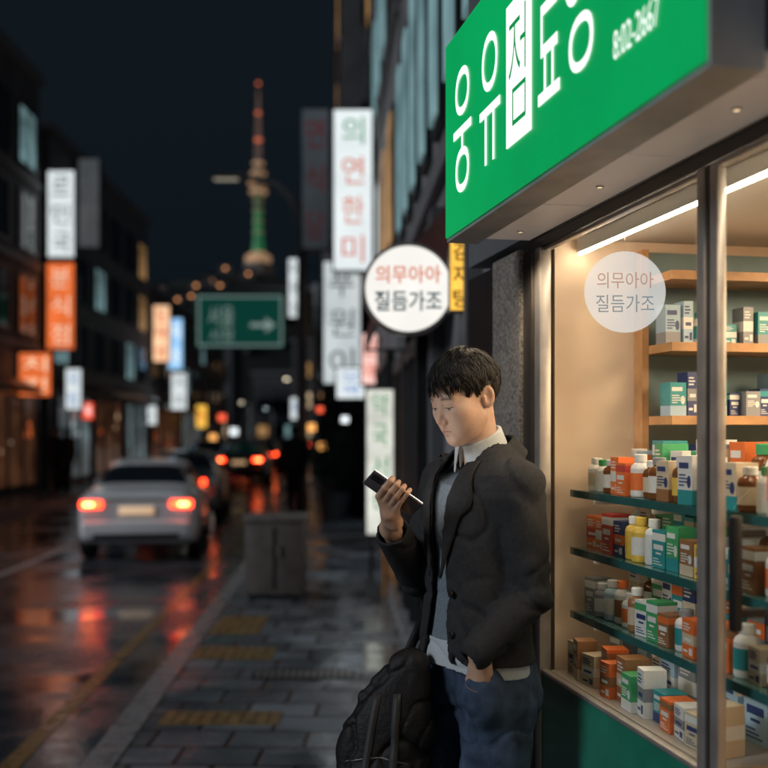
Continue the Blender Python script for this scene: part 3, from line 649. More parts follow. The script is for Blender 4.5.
MB().add([(.4, -.006, 5.93), (1.0, -.006, 5.93), (1.0, -.006, 6.15), (1.4, -.006, 5.85), (1.0, -.006, 5.55), (1.0, -.006, 5.77), (.4, -.006, 5.77)], [(6, 5, 4, 3, 2, 1, 0)]).build('arrow', m_rl, g)
MB().tube([(-1.9, .2, 7.3), (3.0, .2, 7.3)], .07, 8).tube([(-1.9, .2, 5.7), (3.0, .2, 5.7)], .06, 8).tube([(3.0, .2, -.1), (3.0, .2, 7.5)], .12, 10).build('gantry_frame', m_pole, g, True)

# ================================================================== STREET FURNITURE
def lamp(label, loc_, h, reach, lit=True, lens=None, grp=None, th=1.):
    s = thing('street_lamp', label, 'street lamp', loc_, 0, grp)
    pts = [(0, 0, 0), (0, 0, h * .55), (0, 0, h * .82)] + [(-reach * (1 - math.cos(a)) * .55, 0, h * .82 + h * .16 * math.sin(a)) for a in (.4, .8, 1.2, 1.57)] + [(-reach * .8, 0, h * .995)]
    MB().tube(pts, [x * th for x in (.09, .08, .07, .06, .055, .05, .045, .04)], 10).build('pole', m_pole, s, True)
    MB().lathe([(0, 0), (.16, 0), (.16, .35), (.1, .42), (0, .42)], n=14).build('base', m_pole, s, True)
    x1 = -reach * 1.15; x0 = -reach * .78
    a, b = min(x0, x1), max(x0, x1)
    hd = MB().box(a, b, -.13, .13, h * .985, h * .985 + .12, 0, .05).build('lamp_head', m_pole, s, True)
    if lit: box('lens', lens or e_lamp, hd, a + .06, b - .06, -.09, .09, h * .985 - .016, h * .985 - .002)
    return s
lamp('tall grey street lamp with curved arm at the kerb in mid street', (-1.82, 23.7, 0), 7.35, 1.75, True, emis('faint lens', (1, .9, .7), .3), None, 1.45)
k = 0
for (px, py, Y) in ((286, 378, 62), (241, 402, 90), (104, 375, 40), (216, 392, 75), (326, 404, 52), (182, 430, 100), (265, 408, 110)):
    q = at(px, py, Y); k += 1
    lamp(f'distant lit street lamp, {ordn(k - 1)} nearest to the parked cars', (q.x + .8, Y, 0), max(q.z, 2.6), .8, True, random.choice((e_lamp, e_lampc)), None)
bb = thing('utility_box', 'squat dark box cabinet standing on the wet pavement near the kerb', 'cabinet', (-1.06, 10.5, 0))
m_bin = M('dark weathered board', (.11, .094, .085), .6, nz=.3, ns=6, bump=.3)
box('body', m_bin, bb, -.28, .28, -.25, .25, .04, .74, .012); box('lid', M('cabinet lid', (.15, .13, .12), .5, nz=.2), bb, -.30, .30, -.27, .27, .742, .80, .012)
box('plinth', m_dark, bb, -.25, .25, -.22, .22, 0, .039); MB().box(-.006, .006, -.262, -.252, .10, .70).build('door_seam', m_black, bb)
box('handle', m_steel, bb, .04, .06, -.275, -.252, .42, .52)
cr = thing('wooden_crate', 'brown wooden crate against the wall behind the man', 'crate', (.19, 10.7, 0))
mb = MB()
for i in range(6): mb.box(-.2, .2, -.2, -.18, .02 + i * .15, .155 + i * .15); mb.box(-.2, -.18, -.178, .2, .02 + i * .15, .155 + i * .15)
mb.build('slats', m_wood, cr); mb = MB()
for x in (-.21, .18): mb.box(x, x + .03, -.215, -.201, 0, .93)
mb.build('corner_posts', m_wood, cr); box('top', m_wood, cr, -.21, .21, -.21, .21, .93, .95)
pl = thing('potted_shrub', 'dark leafy shrub in a round pot on the far pavement', 'plant', (-.92, 20, 0))
MB().lathe([(0, 0), (.24, 0), (.3, .5), (.27, .5), (.25, .42), (0, .42)], n=18).build('pot', m_conc2, pl, True)
MB().tube([(0, 0, .4), (.03, .02, .8), (0, 0, 1.2)], [.03, .025, .015], 6).tube([(.02, 0, .7), (.25, .1, 1.1)], [.02, .01], 5).tube([(.02, 0, .75), (-.25, -.05, 1.15)], [.02, .01], 5).build('stem', M('bark', (.06, .045, .03), .9), pl)
mb = MB(); rnd = random.Random(3)
for i in range(900):
    cx, cz, r = rnd.choice([(0, 1.25, .38), (-.25, 1.05, .3), (.25, 1.1, .3), (0, .85, .3), (.1, 1.45, .25)])
    v = Vector((rnd.gauss(0, 1), rnd.gauss(0, 1), rnd.gauss(0, 1))).normalized() * r * rnd.uniform(.5, 1.05); p = Vector((cx, 0, cz)) + v
    a = Vector((rnd.gauss(0, 1), rnd.gauss(0, 1), rnd.gauss(0, 1))).normalized(); b = a.orthogonal().normalized() * .03; a = a * .06
    mb.add([p - a, p + b, p + a, p - b], [(0, 1, 2, 3)])
mb.build('crown', M('dark leaves', (.03, .06, .035), .5, nz=.5, ns=3), pl)

# ================================================================== CARS
ST = [(0, .68, .42, .82, .90, None), (.05, .80, .30, .90, 1.0, None), (.40, .855, .24, .95, 1.07, None), (.75, .87, .22, .95, 1.10, None), (1.45, .87, .20, .94, 1.38, .56), (2.0, .87, .20, .93, 1.45, .60),
      (2.7, .87, .20, .92, 1.41, .59), (3.45, .86, .20, .90, 1.04, None), (4.1, .83, .22, .82, .92, None), (4.45, .72, .28, .70, .80, None), (4.55, .5, .35, .58, .66, None)]
def ctrl(s):
    y, w_, zb, zl, zt, wr = s
    up = [(.93 * w_, zl), (.80 * w_, zt - .035), (.5 * w_, zt - .004), (0, zt)] if wr is None else [(.90 * w_, zl + .04), (wr + .02, zt - .09), (.72 * wr, zt - .010), (0, zt)]
    return [(0, zb), (.75 * w_, zb), (.96 * w_, zb + .07), (w_, (zb + zl) / 2), (.985 * w_, zl - .04)] + up
NET = np.array([[(x, s[0], z) for x, z in ctrl(s)] for s in ST])
def cr1(Pn, t):
    n = len(Pn); i = min(int(t), n - 2); f = t - i
    p0, p1, p2, p3 = Pn[max(i - 1, 0)], Pn[i], Pn[i + 1], Pn[min(i + 2, n - 1)]
    k = .45
    m1 = (p2 - p0) * k; m2 = (p3 - p1) * k
    return (2 * f ** 3 - 3 * f ** 2 + 1) * p1 + (f ** 3 - 2 * f ** 2 + f) * m1 + (-2 * f ** 3 + 3 * f ** 2) * p2 + (f ** 3 - f ** 2) * m2
def surf(i, t): return cr1(np.array([cr1(NET[k], t) for k in range(len(ST))]), i)
def patch(mb, i0, i1, t0, t1, ni, ntt, off, sgn=1):
    G = []
    for a in np.linspace(i0, i1, ni):
        row = []
        for b in np.linspace(t0, t1, ntt):
            p = surf(a, b); e = .02
            du = surf(min(a + e, 9.99), b) - surf(max(a - e, 0), b); dv = surf(a, min(b + e, 7.99)) - surf(a, max(b - e, 0.01))
            n = np.cross(dv, du); n = n / (np.linalg.norm(n) + 1e-9)
            if off and np.dot(n, p - np.array((0, p[1], .7))) < 0: n = -n
            p = p + n * off; row.append((p[0] * sgn, p[1], p[2]))
        G.append(row)
    mb.grid(G)
def make_car(label, paint, group):
    c = thing('car', label, 'car', (0, 0, 0), 0, group)
    mb = MB()
    I = np.linspace(0, 10, 61); Tt = np.linspace(0, 8, 41)
    G = []
    for a in I:
        half = [surf(a, b) for b in Tt]; row = [(p[0], p[1], p[2]) for p in half] + [(-p[0], p[1], p[2]) for p in half[-2:0:-1]]
        row.append(row[0]); G.append(row)
    mb.grid(G)
    mb.add(G[0][:-1], [tuple(range(len(G[0]) - 1))]); mb.add(G[-1][:-1], [tuple(range(len(G[0]) - 1))[::-1]])
    mb.build('body', paint, c, True, 50)
    mb = MB(); patch(mb, 3.08, 3.92, 6.15, 8, 10, 10, .006); patch(mb, 3.08, 3.92, 6.15, 8, 10, 10, .006, -1); mb.build('rear_window', m_pane, c, True)
    mb = MB(); patch(mb, 6.1, 6.92, 6.15, 8, 10, 10, .006); patch(mb, 6.1, 6.92, 6.15, 8, 10, 10, .006, -1); mb.build('windshield', m_pane, c, True)
    for sg_ in (1, -1):
        for i0, i1 in ((3.75, 5.05), (5.1, 6.55)): mb = MB(); patch(mb, i0, i1, 5.1, 5.92, 10, 6, .006, sg_); mb.build('side_window', m_pane, c, True)
        tl = MB().box(sg_ * .63 - .16, sg_ * .63 + .16, -.03, .10, .79, .90, 0, .035, 3).build('tail_light', e_tail, c, True)
        MB().box(sg_ * .66 - .07, sg_ * .66 + .07, -.036, -.028, .82, .87, 0, .003).build('bulb', e_tailc, tl)
        MB().box(sg_ * .52 - .14, sg_ * .52 + .14, 4.36, 4.56, .58, .70, 0, .03).build('headlight', e_head if group == 'oncoming' else m_white, c, True)
        MB().box(sg_ * .93 - .09, sg_ * .93 + .09, 3.0, 3.12, .96, 1.1, 0, .03).build('wing_mirror', paint, c, True)
        for y in (.85, 3.6):
            wl = MB().lathe([(.2, -.11), (.29, -.11), (.32, -.07), (.32, .07), (.29, .11), (.2, .11)], (sg_ * .775, y, .32), 28, axis='x').build('wheel', m_rubber, c, True)
            MB().lathe([(0, -.105), (.2, -.105), (.21, -.09), (.21, .09), (.2, .105), (0, .105)], (sg_ * .78, y, .32), 20, axis='x').build('rim', m_steel, wl, True)
    MB().box(-.77, .77, -.06, .12, .34, .62, 0, .07, 3).build('rear_bumper', paint, c, True)
    MB().box(-.6, .6, -.07, -.05, .35, .43, 0, .008).build('bumper_insert', m_black, c, True)
    MB().box(-.24, .24, -.028, .02, .70, .81, 0, .004).build('number_plate', emis('lit number plate', (1, .62, .32), .55, (.7, .7, .65)), c, True)
    MB().box(-.45, .45, -.016, .03, .905, .93, 0, .01).build('chrome_strip', m_steel, c, True)
    return c
p_white = M('pearl white paint', (.80, .81, .84), .22, nz=.04, ns=3, coat=.6, rv=.06); p_grey = M('silver paint', (.36, .37, .39), .25, .2, nz=.06, coat=.6); p_dark = M('dark paint', (.03, .03, .035), .25, coat=.6)
c1 = make_car('white sedan with glowing red tail lights, nearest car on the road', p_white, None); c1.location = (-3.32, 14.3, -.15); c1.rotation_euler = (0, 0, .12); c1.scale = (.94,) * 3
c2 = make_car('silver sedan just ahead of the white car', p_grey, None); c2.location = (-4.0, 20.6, -.15); c2.rotation_euler = (0, 0, .09); c2.scale = (.95,) * 3
c3 = make_car('dark sedan in the distant traffic, nearest of them', p_dark, None); c3.location = (-4.9, 36, -.15); c3.rotation_euler = (0, 0, .035)
for i, (x, y) in enumerate(((-5.4, 46), (-7.2, 55), (-5.8, 64), (-7.6, 74), (-6.7, 84), (-5.6, 98), (-8.0, 104))):
    c = copy_tree(c3); c.location = (x, y, -.15); c['label'] = f'dark distant car with red tail lights, {ordn(i + 1)} nearest in the far traffic'
c4 = make_car('oncoming distant car with bright headlights in the left lane', p_dark, 'oncoming'); c4.location = (-7.6, 48, -.15); c4.rotation_euler = (0, 0, math.pi + .035)
del c4['group']
c5 = copy_tree(c4); c5.location = (-9.2, 85, -.15); c5['label'] = 'farthest oncoming car with bright headlights'
c6 = copy_tree(c4); c6.location = (-8.6, 66, -.15); c6['label'] = 'middle oncoming car with bright headlights far up the road'

# ================================================================== HILL, TOWER
def hz(x, y):
    return 84 * math.exp(-((x + 80) / 120) ** 2 - ((y - 720) / 150) ** 2) + 40 * math.exp(-((x + 190) / 150) ** 2 - ((y - 680) / 150) ** 2) + 20 * math.exp(-((x - 90) / 150) ** 2 - ((y - 650) / 150) ** 2) + 2.5 * math.sin(x * .09 + y * .03) * math.sin(y * .05) - 4
mb = MB(); mb.grid([[(x, y, hz(x, y)) for y in np.linspace(300, 1000, 50)] for x in np.linspace(-620, 520, 90)])
m_hill = M('dark wooded hill', (.008, .012, .011), .9, nz=.5, ns=.05)
struct(mb.build('hill', m_hill, None, True, 180))
tw = thing('observation_tower', 'tall lit observation tower with green shaft on the hilltop', 'tower', (-82.5, 700, hz(-82.5, 700) - 1))
TS = (234.5 - tw.location.z) / 126.
tw.scale = (.66, .66, TS)
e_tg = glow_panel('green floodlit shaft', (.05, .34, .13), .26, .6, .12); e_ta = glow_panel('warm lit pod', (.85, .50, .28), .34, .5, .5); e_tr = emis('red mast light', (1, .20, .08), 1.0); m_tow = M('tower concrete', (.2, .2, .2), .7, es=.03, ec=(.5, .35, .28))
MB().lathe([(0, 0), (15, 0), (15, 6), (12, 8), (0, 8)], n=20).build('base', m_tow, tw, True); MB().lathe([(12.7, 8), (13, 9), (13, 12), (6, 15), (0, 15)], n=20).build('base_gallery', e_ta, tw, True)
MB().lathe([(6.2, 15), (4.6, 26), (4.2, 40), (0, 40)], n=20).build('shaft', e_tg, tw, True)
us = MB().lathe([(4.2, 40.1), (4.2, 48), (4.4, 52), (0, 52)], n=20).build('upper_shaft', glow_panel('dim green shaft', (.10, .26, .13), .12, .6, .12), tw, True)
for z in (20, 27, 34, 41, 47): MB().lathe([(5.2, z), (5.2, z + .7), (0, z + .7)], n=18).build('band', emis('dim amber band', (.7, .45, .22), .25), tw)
for i, (z, r, h) in enumerate(((52, 9.0, 2.4), (57.5, 10.2, 2.6), (64.0, 7.8, 2.2), (70.5, 5.8, 2.0))):
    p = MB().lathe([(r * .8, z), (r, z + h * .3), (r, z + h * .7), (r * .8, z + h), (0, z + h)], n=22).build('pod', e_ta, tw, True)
    MB().lathe([(r * .55, z + h), (r * .48, z + h + 3.9), (0, z + h + 3.9)], n=18).build('neck', m_tow, p, True)
mb = MB()
for sx, sy in ((1, 1), (1, -1), (-1, 1), (-1, -1)): mb.tube([(sx * 2.6, sy * 2.6, 75.5), (sx * 1.5, sy * 1.5, 100), (sx * .4, sy * .4, 118)], [.45, .38, .3], 6)
for j in range(9):
    z = 77 + j * 4.4; r = 2.5 - j * .22
    for a0, a1 in (((-1, -1), (1, -1)), ((1, -1), (1, 1)), ((1, 1), (-1, 1)), ((-1, 1), (-1, -1))): mb.tube([(a0[0] * r, a0[1] * r, z), (a1[0] * (r - .2), a1[1] * (r - .2), z + 4.2)], .24, 5)
mb.tube([(0, 0, 74), (0, 0, 126)], [.5, .2], 6)
mb.build('mast', emis('mast', (.42, .24, .18), .22), tw, True)
for z, r in ((86, 3.2), (103, 2.2), (122, 1.5)): MB().lathe([(r, z), (r, z + 1.1), (0, z + 1.1)], n=12).build('mast_light', e_tr, tw)
hh0 = thing('hillside_house', 'small hillside house showing as one warm light under the tower', 'house', (0, 0, 0), 0, 'houses lit on the hillside')
box('wall', m_conc2, hh0, -4, 4, -3, 3, -3, 3); MB().add([(-4.4, -3.4, 3), (4.4, -3.4, 3), (4.4, 3.4, 3), (-4.4, 3.4, 3), (-4.4, 0, 5), (4.4, 0, 5)], [(0, 1, 5, 4), (2, 3, 4, 5), (1, 2, 5), (3, 0, 4)]).build('roof', m_dark, hh0)
box('lit_window', emis('house window', (1, .40, .14), 2.0), hh0, -.8, .8, -3.1, -3.01, -.4, .8)
first = True; rnd = random.Random(11); cnt = 0
while cnt < 26:
    y = rnd.uniform(560, 690); x = -80 + rnd.gauss(-22, 32)
    px = 384 + x / y * F
    if not (150 < px < 320): continue
    o = hh0 if first else copy_tree(hh0); first = False; cnt += 1
    o.location = (x, y, hz(x, y) + 2.5)

# ================================================================== PASSERS-BY (background)
def passer(label, loc_, rz, coat, trouser, stride=.15):
    p = thing('person', label, 'person', loc_, rz)
    skin = M('passer skin', (.45, .28, .2), .6)
    arms = [[(0, s * .19, 1.42), (-.03 + s * .06, s * .24, 1.15), (.06 + s * .1, s * .22, .92)] for s in (1, -1)]
    legs = [[(0, s * .09, .9), (s * stride * .8 + .03, s * .09, .48), (s * stride, s * .09, .07)] for s in (1, -1)]
    def fb_(X, Y, Z):
        Q = (X, Y, Z); d = smin(ell(Q, (.02, 0, 1.62), (.095, .078, .115)), cone(Q, (0, 0, 1.42), (.01, 0, 1.55), .06, .055), .03)
        d = smin(d, ell(Q, (0, 0, 1.2), (.1, .15, .28)), .04); d = smin(d, ell(Q, (0, 0, .92), (.1, .14, .12)), .04); d = np.minimum(d, cone(Q, (.115, 0, 1.615), (.125, 0, 1.60), .012, .014))
        for a in arms: d = smin(d, chain(Q, a, [.05, .042, .034]), .03); d = smin(d, ell(Q, (a[2][0] + .02, a[2][1], a[2][2] - .08), (.03, .022, .075)), .02)
        for l in legs: d = smin(d, chain(Q, l, [.08, .055, .04]), .03); d = smin(d, cone(Q, l[2], (l[2][0] + .15, l[2][1], .04), .045, .04), .02)
        return d
    v, q = field(fb_, (-.45, -.38, -.02), (.45, .38, 1.8), .018); meshobj('body', v, q, skin, p)
    def fc(X, Y, Z):
        Q = (X, Y, Z); d = smin(ell(Q, (0, 0, 1.25), (.15, .2, .3)), ell(Q, (0, 0, .98), (.16, .2, .22)), .08)
        for a in arms: d = smin(d, chain(Q, a, [.075, .065, .052]), .03)
        return d
    v, q = field(fc, (-.45, -.38, .7), (.45, .38, 1.6), .018); meshobj('coat', v, q, coat, p)
    def ft(X, Y, Z):
        Q = (X, Y, Z); d = None
        for l in legs: e = chain(Q, l, [.1, .078, .07]); d = e if d is None else smin(d, e, .03)
        return d
    v, q = field(ft, (-.45, -.3, 0), (.45, .3, 1.05), .018); meshobj('trousers', v, q, trouser, p)
    v, q = field(lambda X, Y, Z: np.maximum(ell((X, Y, Z), (.0, 0, 1.65), (.115, .095, .115)), X * .9 - (Z - 1.60) * .9 - .05), (-.15, -.13, 1.5), (.15, .13, 1.8), .014)
    meshobj('hair', v, q, m_black, p)
m_c1 = M('dark coat', (.02, .022, .026), .8); m_c2 = M('brown coat', (.09, .06, .045), .8); m_tr = M('dark trousers', (.015, .016, .02), .8)
passer('passer-by in a dark coat walking on the right pavement by the lamp post', (-1.72, 20.5, 0), math.pi / 2, m_c1, m_tr)
passer('passer-by in a dark coat on the left pavement', (-8.45, 27.6, 0), -math.pi / 2, m_c1, m_tr)
passer('passer-by in a brown coat behind another on the left pavement', (-8.75, 29.4, 0), math.pi / 2, m_c2, m_tr)

# ================================================================== THE MAN
PB = Vector((.238, 2.76, 0)); fwd = Vector((-.85, -.53, 0)).normalized(); ang = math.atan2(fwd.y, fwd.x)
man = thing('person', 'man in dark jacket and jeans looking down at the phone in his hand', 'person', PB, ang)
MP = Matrix.Translation(PB) @ Matrix.Rotation(ang, 4, 'Z'); MI = MP.inverted()
def apply(Mx, V):
    A_ = np.array(Mx); return V @ A_[:3, :3].T + A_[:3, 3]
m_skin = bpy.data.materials.new('skin'); m_skin.use_nodes = True
nt = m_skin.node_tree; b = nt.nodes['Principled BSDF']; ca = nt.nodes.new('ShaderNodeVertexColor'); ca.layer_name = 'tone'
b.inputs['Roughness'].default_value = .5; b.inputs['Subsurface Weight'].default_value = .2; b.inputs['Subsurface Radius'].default_value = (.012, .005, .003); b.inputs['Subsurface Scale'].default_value = .8
tcn = nt.nodes.new('ShaderNodeTexCoord'); nn = nt.nodes.new('ShaderNodeTexNoise'); nn.inputs['Scale'].default_value = 300; bpn = nt.nodes.new('ShaderNodeBump'); bpn.inputs['Strength'].default_value = .15; bpn.inputs['Distance'].default_value = .002
nt.links.new(tcn.outputs['Object'], nn.inputs['Vector']); nt.links.new(nn.outputs['Fac'], bpn.inputs['Height']); nt.links.new(bpn.outputs[0], b.inputs['Normal'])
n3 = nt.nodes.new('ShaderNodeTexNoise'); n3.inputs['Scale'].default_value = 55; n3.inputs['Detail'].default_value = 4; nt.links.new(tcn.outputs['Object'], n3.inputs['Vector'])
r3 = nt.nodes.new('ShaderNodeMapRange'); r3.inputs[1].default_value = .3; r3.inputs[2].default_value = .7; r3.inputs[3].default_value = .92; r3.inputs[4].default_value = 1.08; nt.links.new(n3.outputs['Fac'], r3.inputs[0])
v3 = nt.nodes.new('ShaderNodeVectorMath'); v3.operation = 'SCALE'; nt.links.new(ca.outputs[0], v3.inputs[0]); nt.links.new(r3.outputs[0], v3.inputs['Scale']); nt.links.new(v3.outputs[0], b.inputs['Base Color'])
m_hair = M('black hair', (.011, .009, .008), .5, nz=.5, ns=60, spec=.4)
m_jack = M('charcoal wool jacket', (.026, .027, .030), .85, nz=.2, ns=90, bump=.25, bs=500, spec=.25)
m_jdet = M('jacket lapel cloth', (.022, .023, .026), .85, nz=.2, ns=90, bump=.25, bs=500, spec=.25)
m_shirt = M('pale blue grey shirt', (.46, .51, .54), .8, nz=.06, bump=.15, bs=120)
m_knit = M('grey blue knit', (.17, .21, .25), .9, nz=.15, ns=120, bump=.5, bs=300)
m_jean = M('dark blue denim', (.045, .070, .12), .85, nz=.5, ns=18, bump=.4, bs=450, spec=.2)
# --- head
pit = math.radians(21); yaw = math.radians(33); fh = Vector((-math.cos(yaw), -math.sin(yaw), 0)); lh = Vector((0, 0, 1)).cross(fh)
hx = fh * math.cos(pit) + Vector((0, 0, -math.sin(pit))); hzv = hx.cross(lh)
HS = .93
HM = Matrix.Translation((.206, 2.715, 1.695)) @ Matrix(((hx.x, lh.x, hzv.x), (hx.y, lh.y, hzv.y), (hx.z, lh.z, hzv.z))).to_4x4() @ Matrix.Scale(HS, 4)
HI = HM.inverted()
nb = HI @ (MP @ Vector((-.028, 0, 1.47)))
def head(X, Y, Z):
    A_ = np.abs(Y); Q = (X, A_, Z)
    d = ell(Q, (-.014, 0, .030), (.100, .076, .086))
    d = smin(d, ell(Q, (.028, 0, -.035), (.060, .055, .080)), .035)
    d = smin(d, cone(Q, (.000, .044, -.058), (.068, .010, -.097), .016, .014), .035)
    d = smin(d, ell(Q, (.045, .030, -.050), (.034, .026, .036)), .04)
    d = smin(d, sph(Q, (.075, 0, -.099), .0170), .022)
    d = smin(d, ell(Q, (.058, .037, -.022), (.022, .021, .018)), .03)
    d = smin(d, cone(Q, (.085, 0, .020), (.073, .040, .018), .007, .007), .022)
    d = smax(d, -sph(Q, (.102, .033, .000), .0150), .016)
    d = smin(d, ell(Q, (.0725, .032, -.001), (.0135, .0165, .0120)), .007)
    d = smin(d, cone(Q, (.086, 0, .002), (.107, 0, -.035), .0050, .0082), .016)
    d = smin(d, sph(Q, (.097, .0105, -.040), .0068), .008)
    d = smax(d, -sph(Q, (.104, .0055, -.0472), .0028), .003)
    d = smin(d, ell(Q, (.083, 0, -.066), (.012, .022, .018)), .014)
    d = smin(d, cone(Q, (.0955, 0, -.0630), (.085, .018, -.0690), .0048, .003), .006)
    d = smin(d, cone(Q, (.0942, 0, -.0745), (.085, .014, -.0740), .0064, .0035), .006)
    d = smax(d, -cone(Q, (.103, 0, -.0682), (.090, .0195, -.0708), .0017, .0012), .003)
    d = smax(d, -cone(Q, (.098, .018, -.0105), (.086, .046, -.0090), .0030, .0025), .004)
    ex = X + .010; ez = Z + .010; ey = A_ - .076 + ex * .40
    c, s = math.cos(.25), math.sin(.25); rx = ex * c + ez * s; rz = -ex * s + ez * c
    e = ell((rx + .006, ey + .002, rz), (0, 0, 0), (.018, .0070, .030)); e = smax(e, -ell((rx + .003, ey - .0055, rz - .003), (0, 0, 0), (.010, .006, .019)), .004)
    e = smin(e, ell((rx - .006, ey - .001, rz + .004), (0, 0, 0), (.005, .004, .008)), .004)
    d = smin(d, e, .006)
    n = cone((X, Y, Z), (-.028, 0, -.045), tuple(nb), .044, .053)
    return smin(d, n, .014)
hv, hq = field(head, (-.20, -.12, -.30), (.135, .12, .13), .002)
col = np.tile(np.array([.62, .41, .305]), (len(hv), 1))
ay = np.abs(hv[:, 1])
def g(c, r): return np.exp(-(((hv[:, 0] - c[0]) / r[0]) ** 2 + ((ay - c[1]) / r[1]) ** 2 + ((hv[:, 2] - c[2]) / r[2]) ** 2))
def tint(m, c):
    global col
    m = np.clip(m, 0, 1)[:, None]; col = col * (1 - m) + np.array(c) * m
tint(g((.065, .045, -.03), (.03, .025, .025)) * .35, (.61, .35, .26)); tint(g((.11, 0, -.038), (.02, .014, .016)) * .35, (.61, .34, .25)); tint(g((0, .085, 0), (.04, .02, .04)) * .5, (.58, .32, .23))
tint(g((.08, 0, -.085), (.03, .045, .028)) * .15, (.50, .35, .28))
tint(g((.095, 0, -.0640), (.02, .016, .0046)) * .8, (.50, .23, .19)); tint(g((.095, 0, -.0752), (.02, .014, .006)) * .8, (.54, .26, .215)); tint(np.exp(-((hv[:, 2] + .0684 + .0026 * (ay / .0195) ** 2) / .0013) ** 2) * (ay < .020) * (hv[:, 0] > .07), (.18, .075, .06))
ez_ = hv[:, 2] + .0055 - 7 * (ay - .032) ** 2; ewin = (ay > .0175) & (ay < .047) & (hv[:, 0] > .06)
tint(np.exp(-((ez_ + .0035) / .0024) ** 2) * ewin * .85, (.52, .47, .42))
tint(np.exp(-((ez_ + .0032) / .0027) ** 2) * np.exp(-((ay - .0315) / .0052) ** 4) * (hv[:, 0] > .06), (.018, .011, .008))
tint(np.exp(-(ez_ / .0015) ** 2) * ewin * 1.1, (.012, .008, .007))
tint(np.exp(-((ez_ - .0085) / .0012) ** 2) * ewin * .35, (.36, .21, .15))
brow = np.exp(-((hv[:, 2] - .0205 + 5 * (ay - .028) ** 2) / .0036) ** 2) * np.clip((ay - .014) / .006, 0, 1) * np.clip((.054 - ay) / .012, 0, 1) * (hv[:, 0] > .04); tint(brow * .72, (.030, .022, .017))
hvp = apply(MI @ HM, hv)
# --- limbs (person-local)
RA = [(-.012, -.160, 1.472), (.055, -.192, 1.215), (.215, -.075, 1.358)]; LA = [(-.014, .163, 1.468), (-.030, .190, 1.195), (.114, .166, 1.080)]
HL = [(0, .09, .92), (.035, .105, .50), (-.02, .11, .085)]; HR = [(0, -.09, .92), (.10, -.10, .50), (.12, -.11, .085)]
def corebody(X, Y, Z):
    Q = (X, Y, Z); d = ell(Q, (-.01, 0, 1.28), (.085, .120, .19)); d = smin(d, ell(Q, (-.01, 0, 1.02), (.088, .128, .13)), .05); d = smin(d, cone(Q, (-.015, -.125, 1.43), (-.015, .125, 1.43), .038, .038), .05)
    d = smin(d, cone(Q, (-.03, 0, 1.43), (-.022, 0, 1.50), .050, .044), .03)
    for a in (RA, LA): d = smin(d, chain(Q, a, [.038, .034, .026]), .02)
    for l in (HL, HR):
        d = smin(d, chain(Q, l, [.08, .052, .038]), .03); d = smin(d, cone(Q, l[2], (l[2][0] + .15, l[2][1], .045), .04, .032), .02)
    return d
bv, bq = field(corebody, (-.2, -.32, -.02), (.35, .32, 1.56), .008)
PH = Vector((.022, 2.615, 1.452)); nv = Vector((.42, .60, .68)).normalized(); av = Vector((-.78, -.03, .62)); av = (av - nv * av.dot(nv)).normalized(); sv = -(av.cross(nv))
PM = Matrix(((sv.x, av.x, nv.x, PH.x), (sv.y, av.y, nv.y, PH.y), (sv.z, av.z, nv.z, PH.z), (0, 0, 0, 1)))
PR = Matrix(((av.x, sv.x, nv.x, PH.x), (av.y, sv.y, nv.y, PH.y), (av.z, sv.z, nv.z, PH.z), (0, 0, 0, 1)))
wr = PM.inverted() @ (MP @ Vector(RA[2]))
wr2 = wr + (PM.inverted().to_3x3() @ (MP.to_3x3() @ (Vector(RA[1]) - Vector(RA[2])))).normalized() * .07
def rhand(X, Y, Z):
    Q = (X, Y, Z); W_ = tuple(wr); d = cone(Q, tuple(wr2), W_, .027, .024)
    d = smin(d, cone(Q, W_, (-.040, -.022, -.029), .023, .020), .02)
    for a_, l_, r_ in ((.024, .0, .0078), (.0065, .003, .0081), (-.0105, .001, .0078), (-.027, -.006, .0068)):
        k0 = (-.012, a_, -.0225); d = smin(d, cone(Q, (-.062, -.046 + a_ * .4, -.031), k0, .0135, .0092), .011)
        d = smin(d, chain(Q, [k0, (.026 + l_, a_ + .004, -.019), (.0445 + l_ * .5, a_ + .003, -.005), (.0400, a_ + .001, .0090)], [.0092, r_, r_ * .95, r_ * .84], .003), .003)
    d = smin(d, ell(Q, (-.060, -.042, -.021), (.020, .024, .016)), .012)
    d = smin(d, chain(Q, [(-.066, -.042, -.017), (-.051, -.012, -.002), (-.043, .016, .009), (-.032, .034, .0115)], [.0135, .010, .0086, .0072], .004), .006)
    return smax(d, -np.maximum(np.maximum(np.abs(X) - .0362, np.abs(Y) - .0735), np.abs(Z) - .0046), .0005)
rv_, rq = field(rhand, (-.21, -.19, -.13), (.07, .07, .04), .0018); rvp = apply(MI @ PM, rv_); rq = rq[:, ::-1]
def lhand(X, Y, Z):
    Q = (X, Y, Z); d = cone(Q, (.072, .176, 1.115), LA[2], .028, .026); d = smin(d, cone(Q, LA[2], (.092, .147, .995), .026, .030), .02)
    for i, y_ in enumerate((.122, .136, .150, .162)): d = smin(d, chain(Q, [(.084, y_, .980), (.066, y_, .940), (.050, y_, .91)], [.0105, .0095, .008], .003), .005)
    return smin(d, chain(Q, [(.116, .145, 1.035), (.110, .122, 1.00), (.09, .112, .965)], [.013, .0105, .0085], .004), .008)
lv, lq = field(lhand, (.02, .08, .88), (.17, .23, 1.16), .0025)
allv = np.concatenate([hvp, bv, rvp, lv]); o1 = len(hvp); o2 = o1 + len(bv); o3 = o2 + len(rvp)
body = meshobj('body', allv, np.concatenate([hq, bq + o1, rq + o2, lq + o3]), m_skin, man)
tone = np.tile(np.array([.57, .355, .25, 1.]), (len(allv), 1)); tone[:o1, :3] = col
at_ = body.data.color_attributes.new('tone', 'FLOAT_COLOR', 'POINT'); at_.data.foreach_set('color', tone.astype(np.float32).ravel())
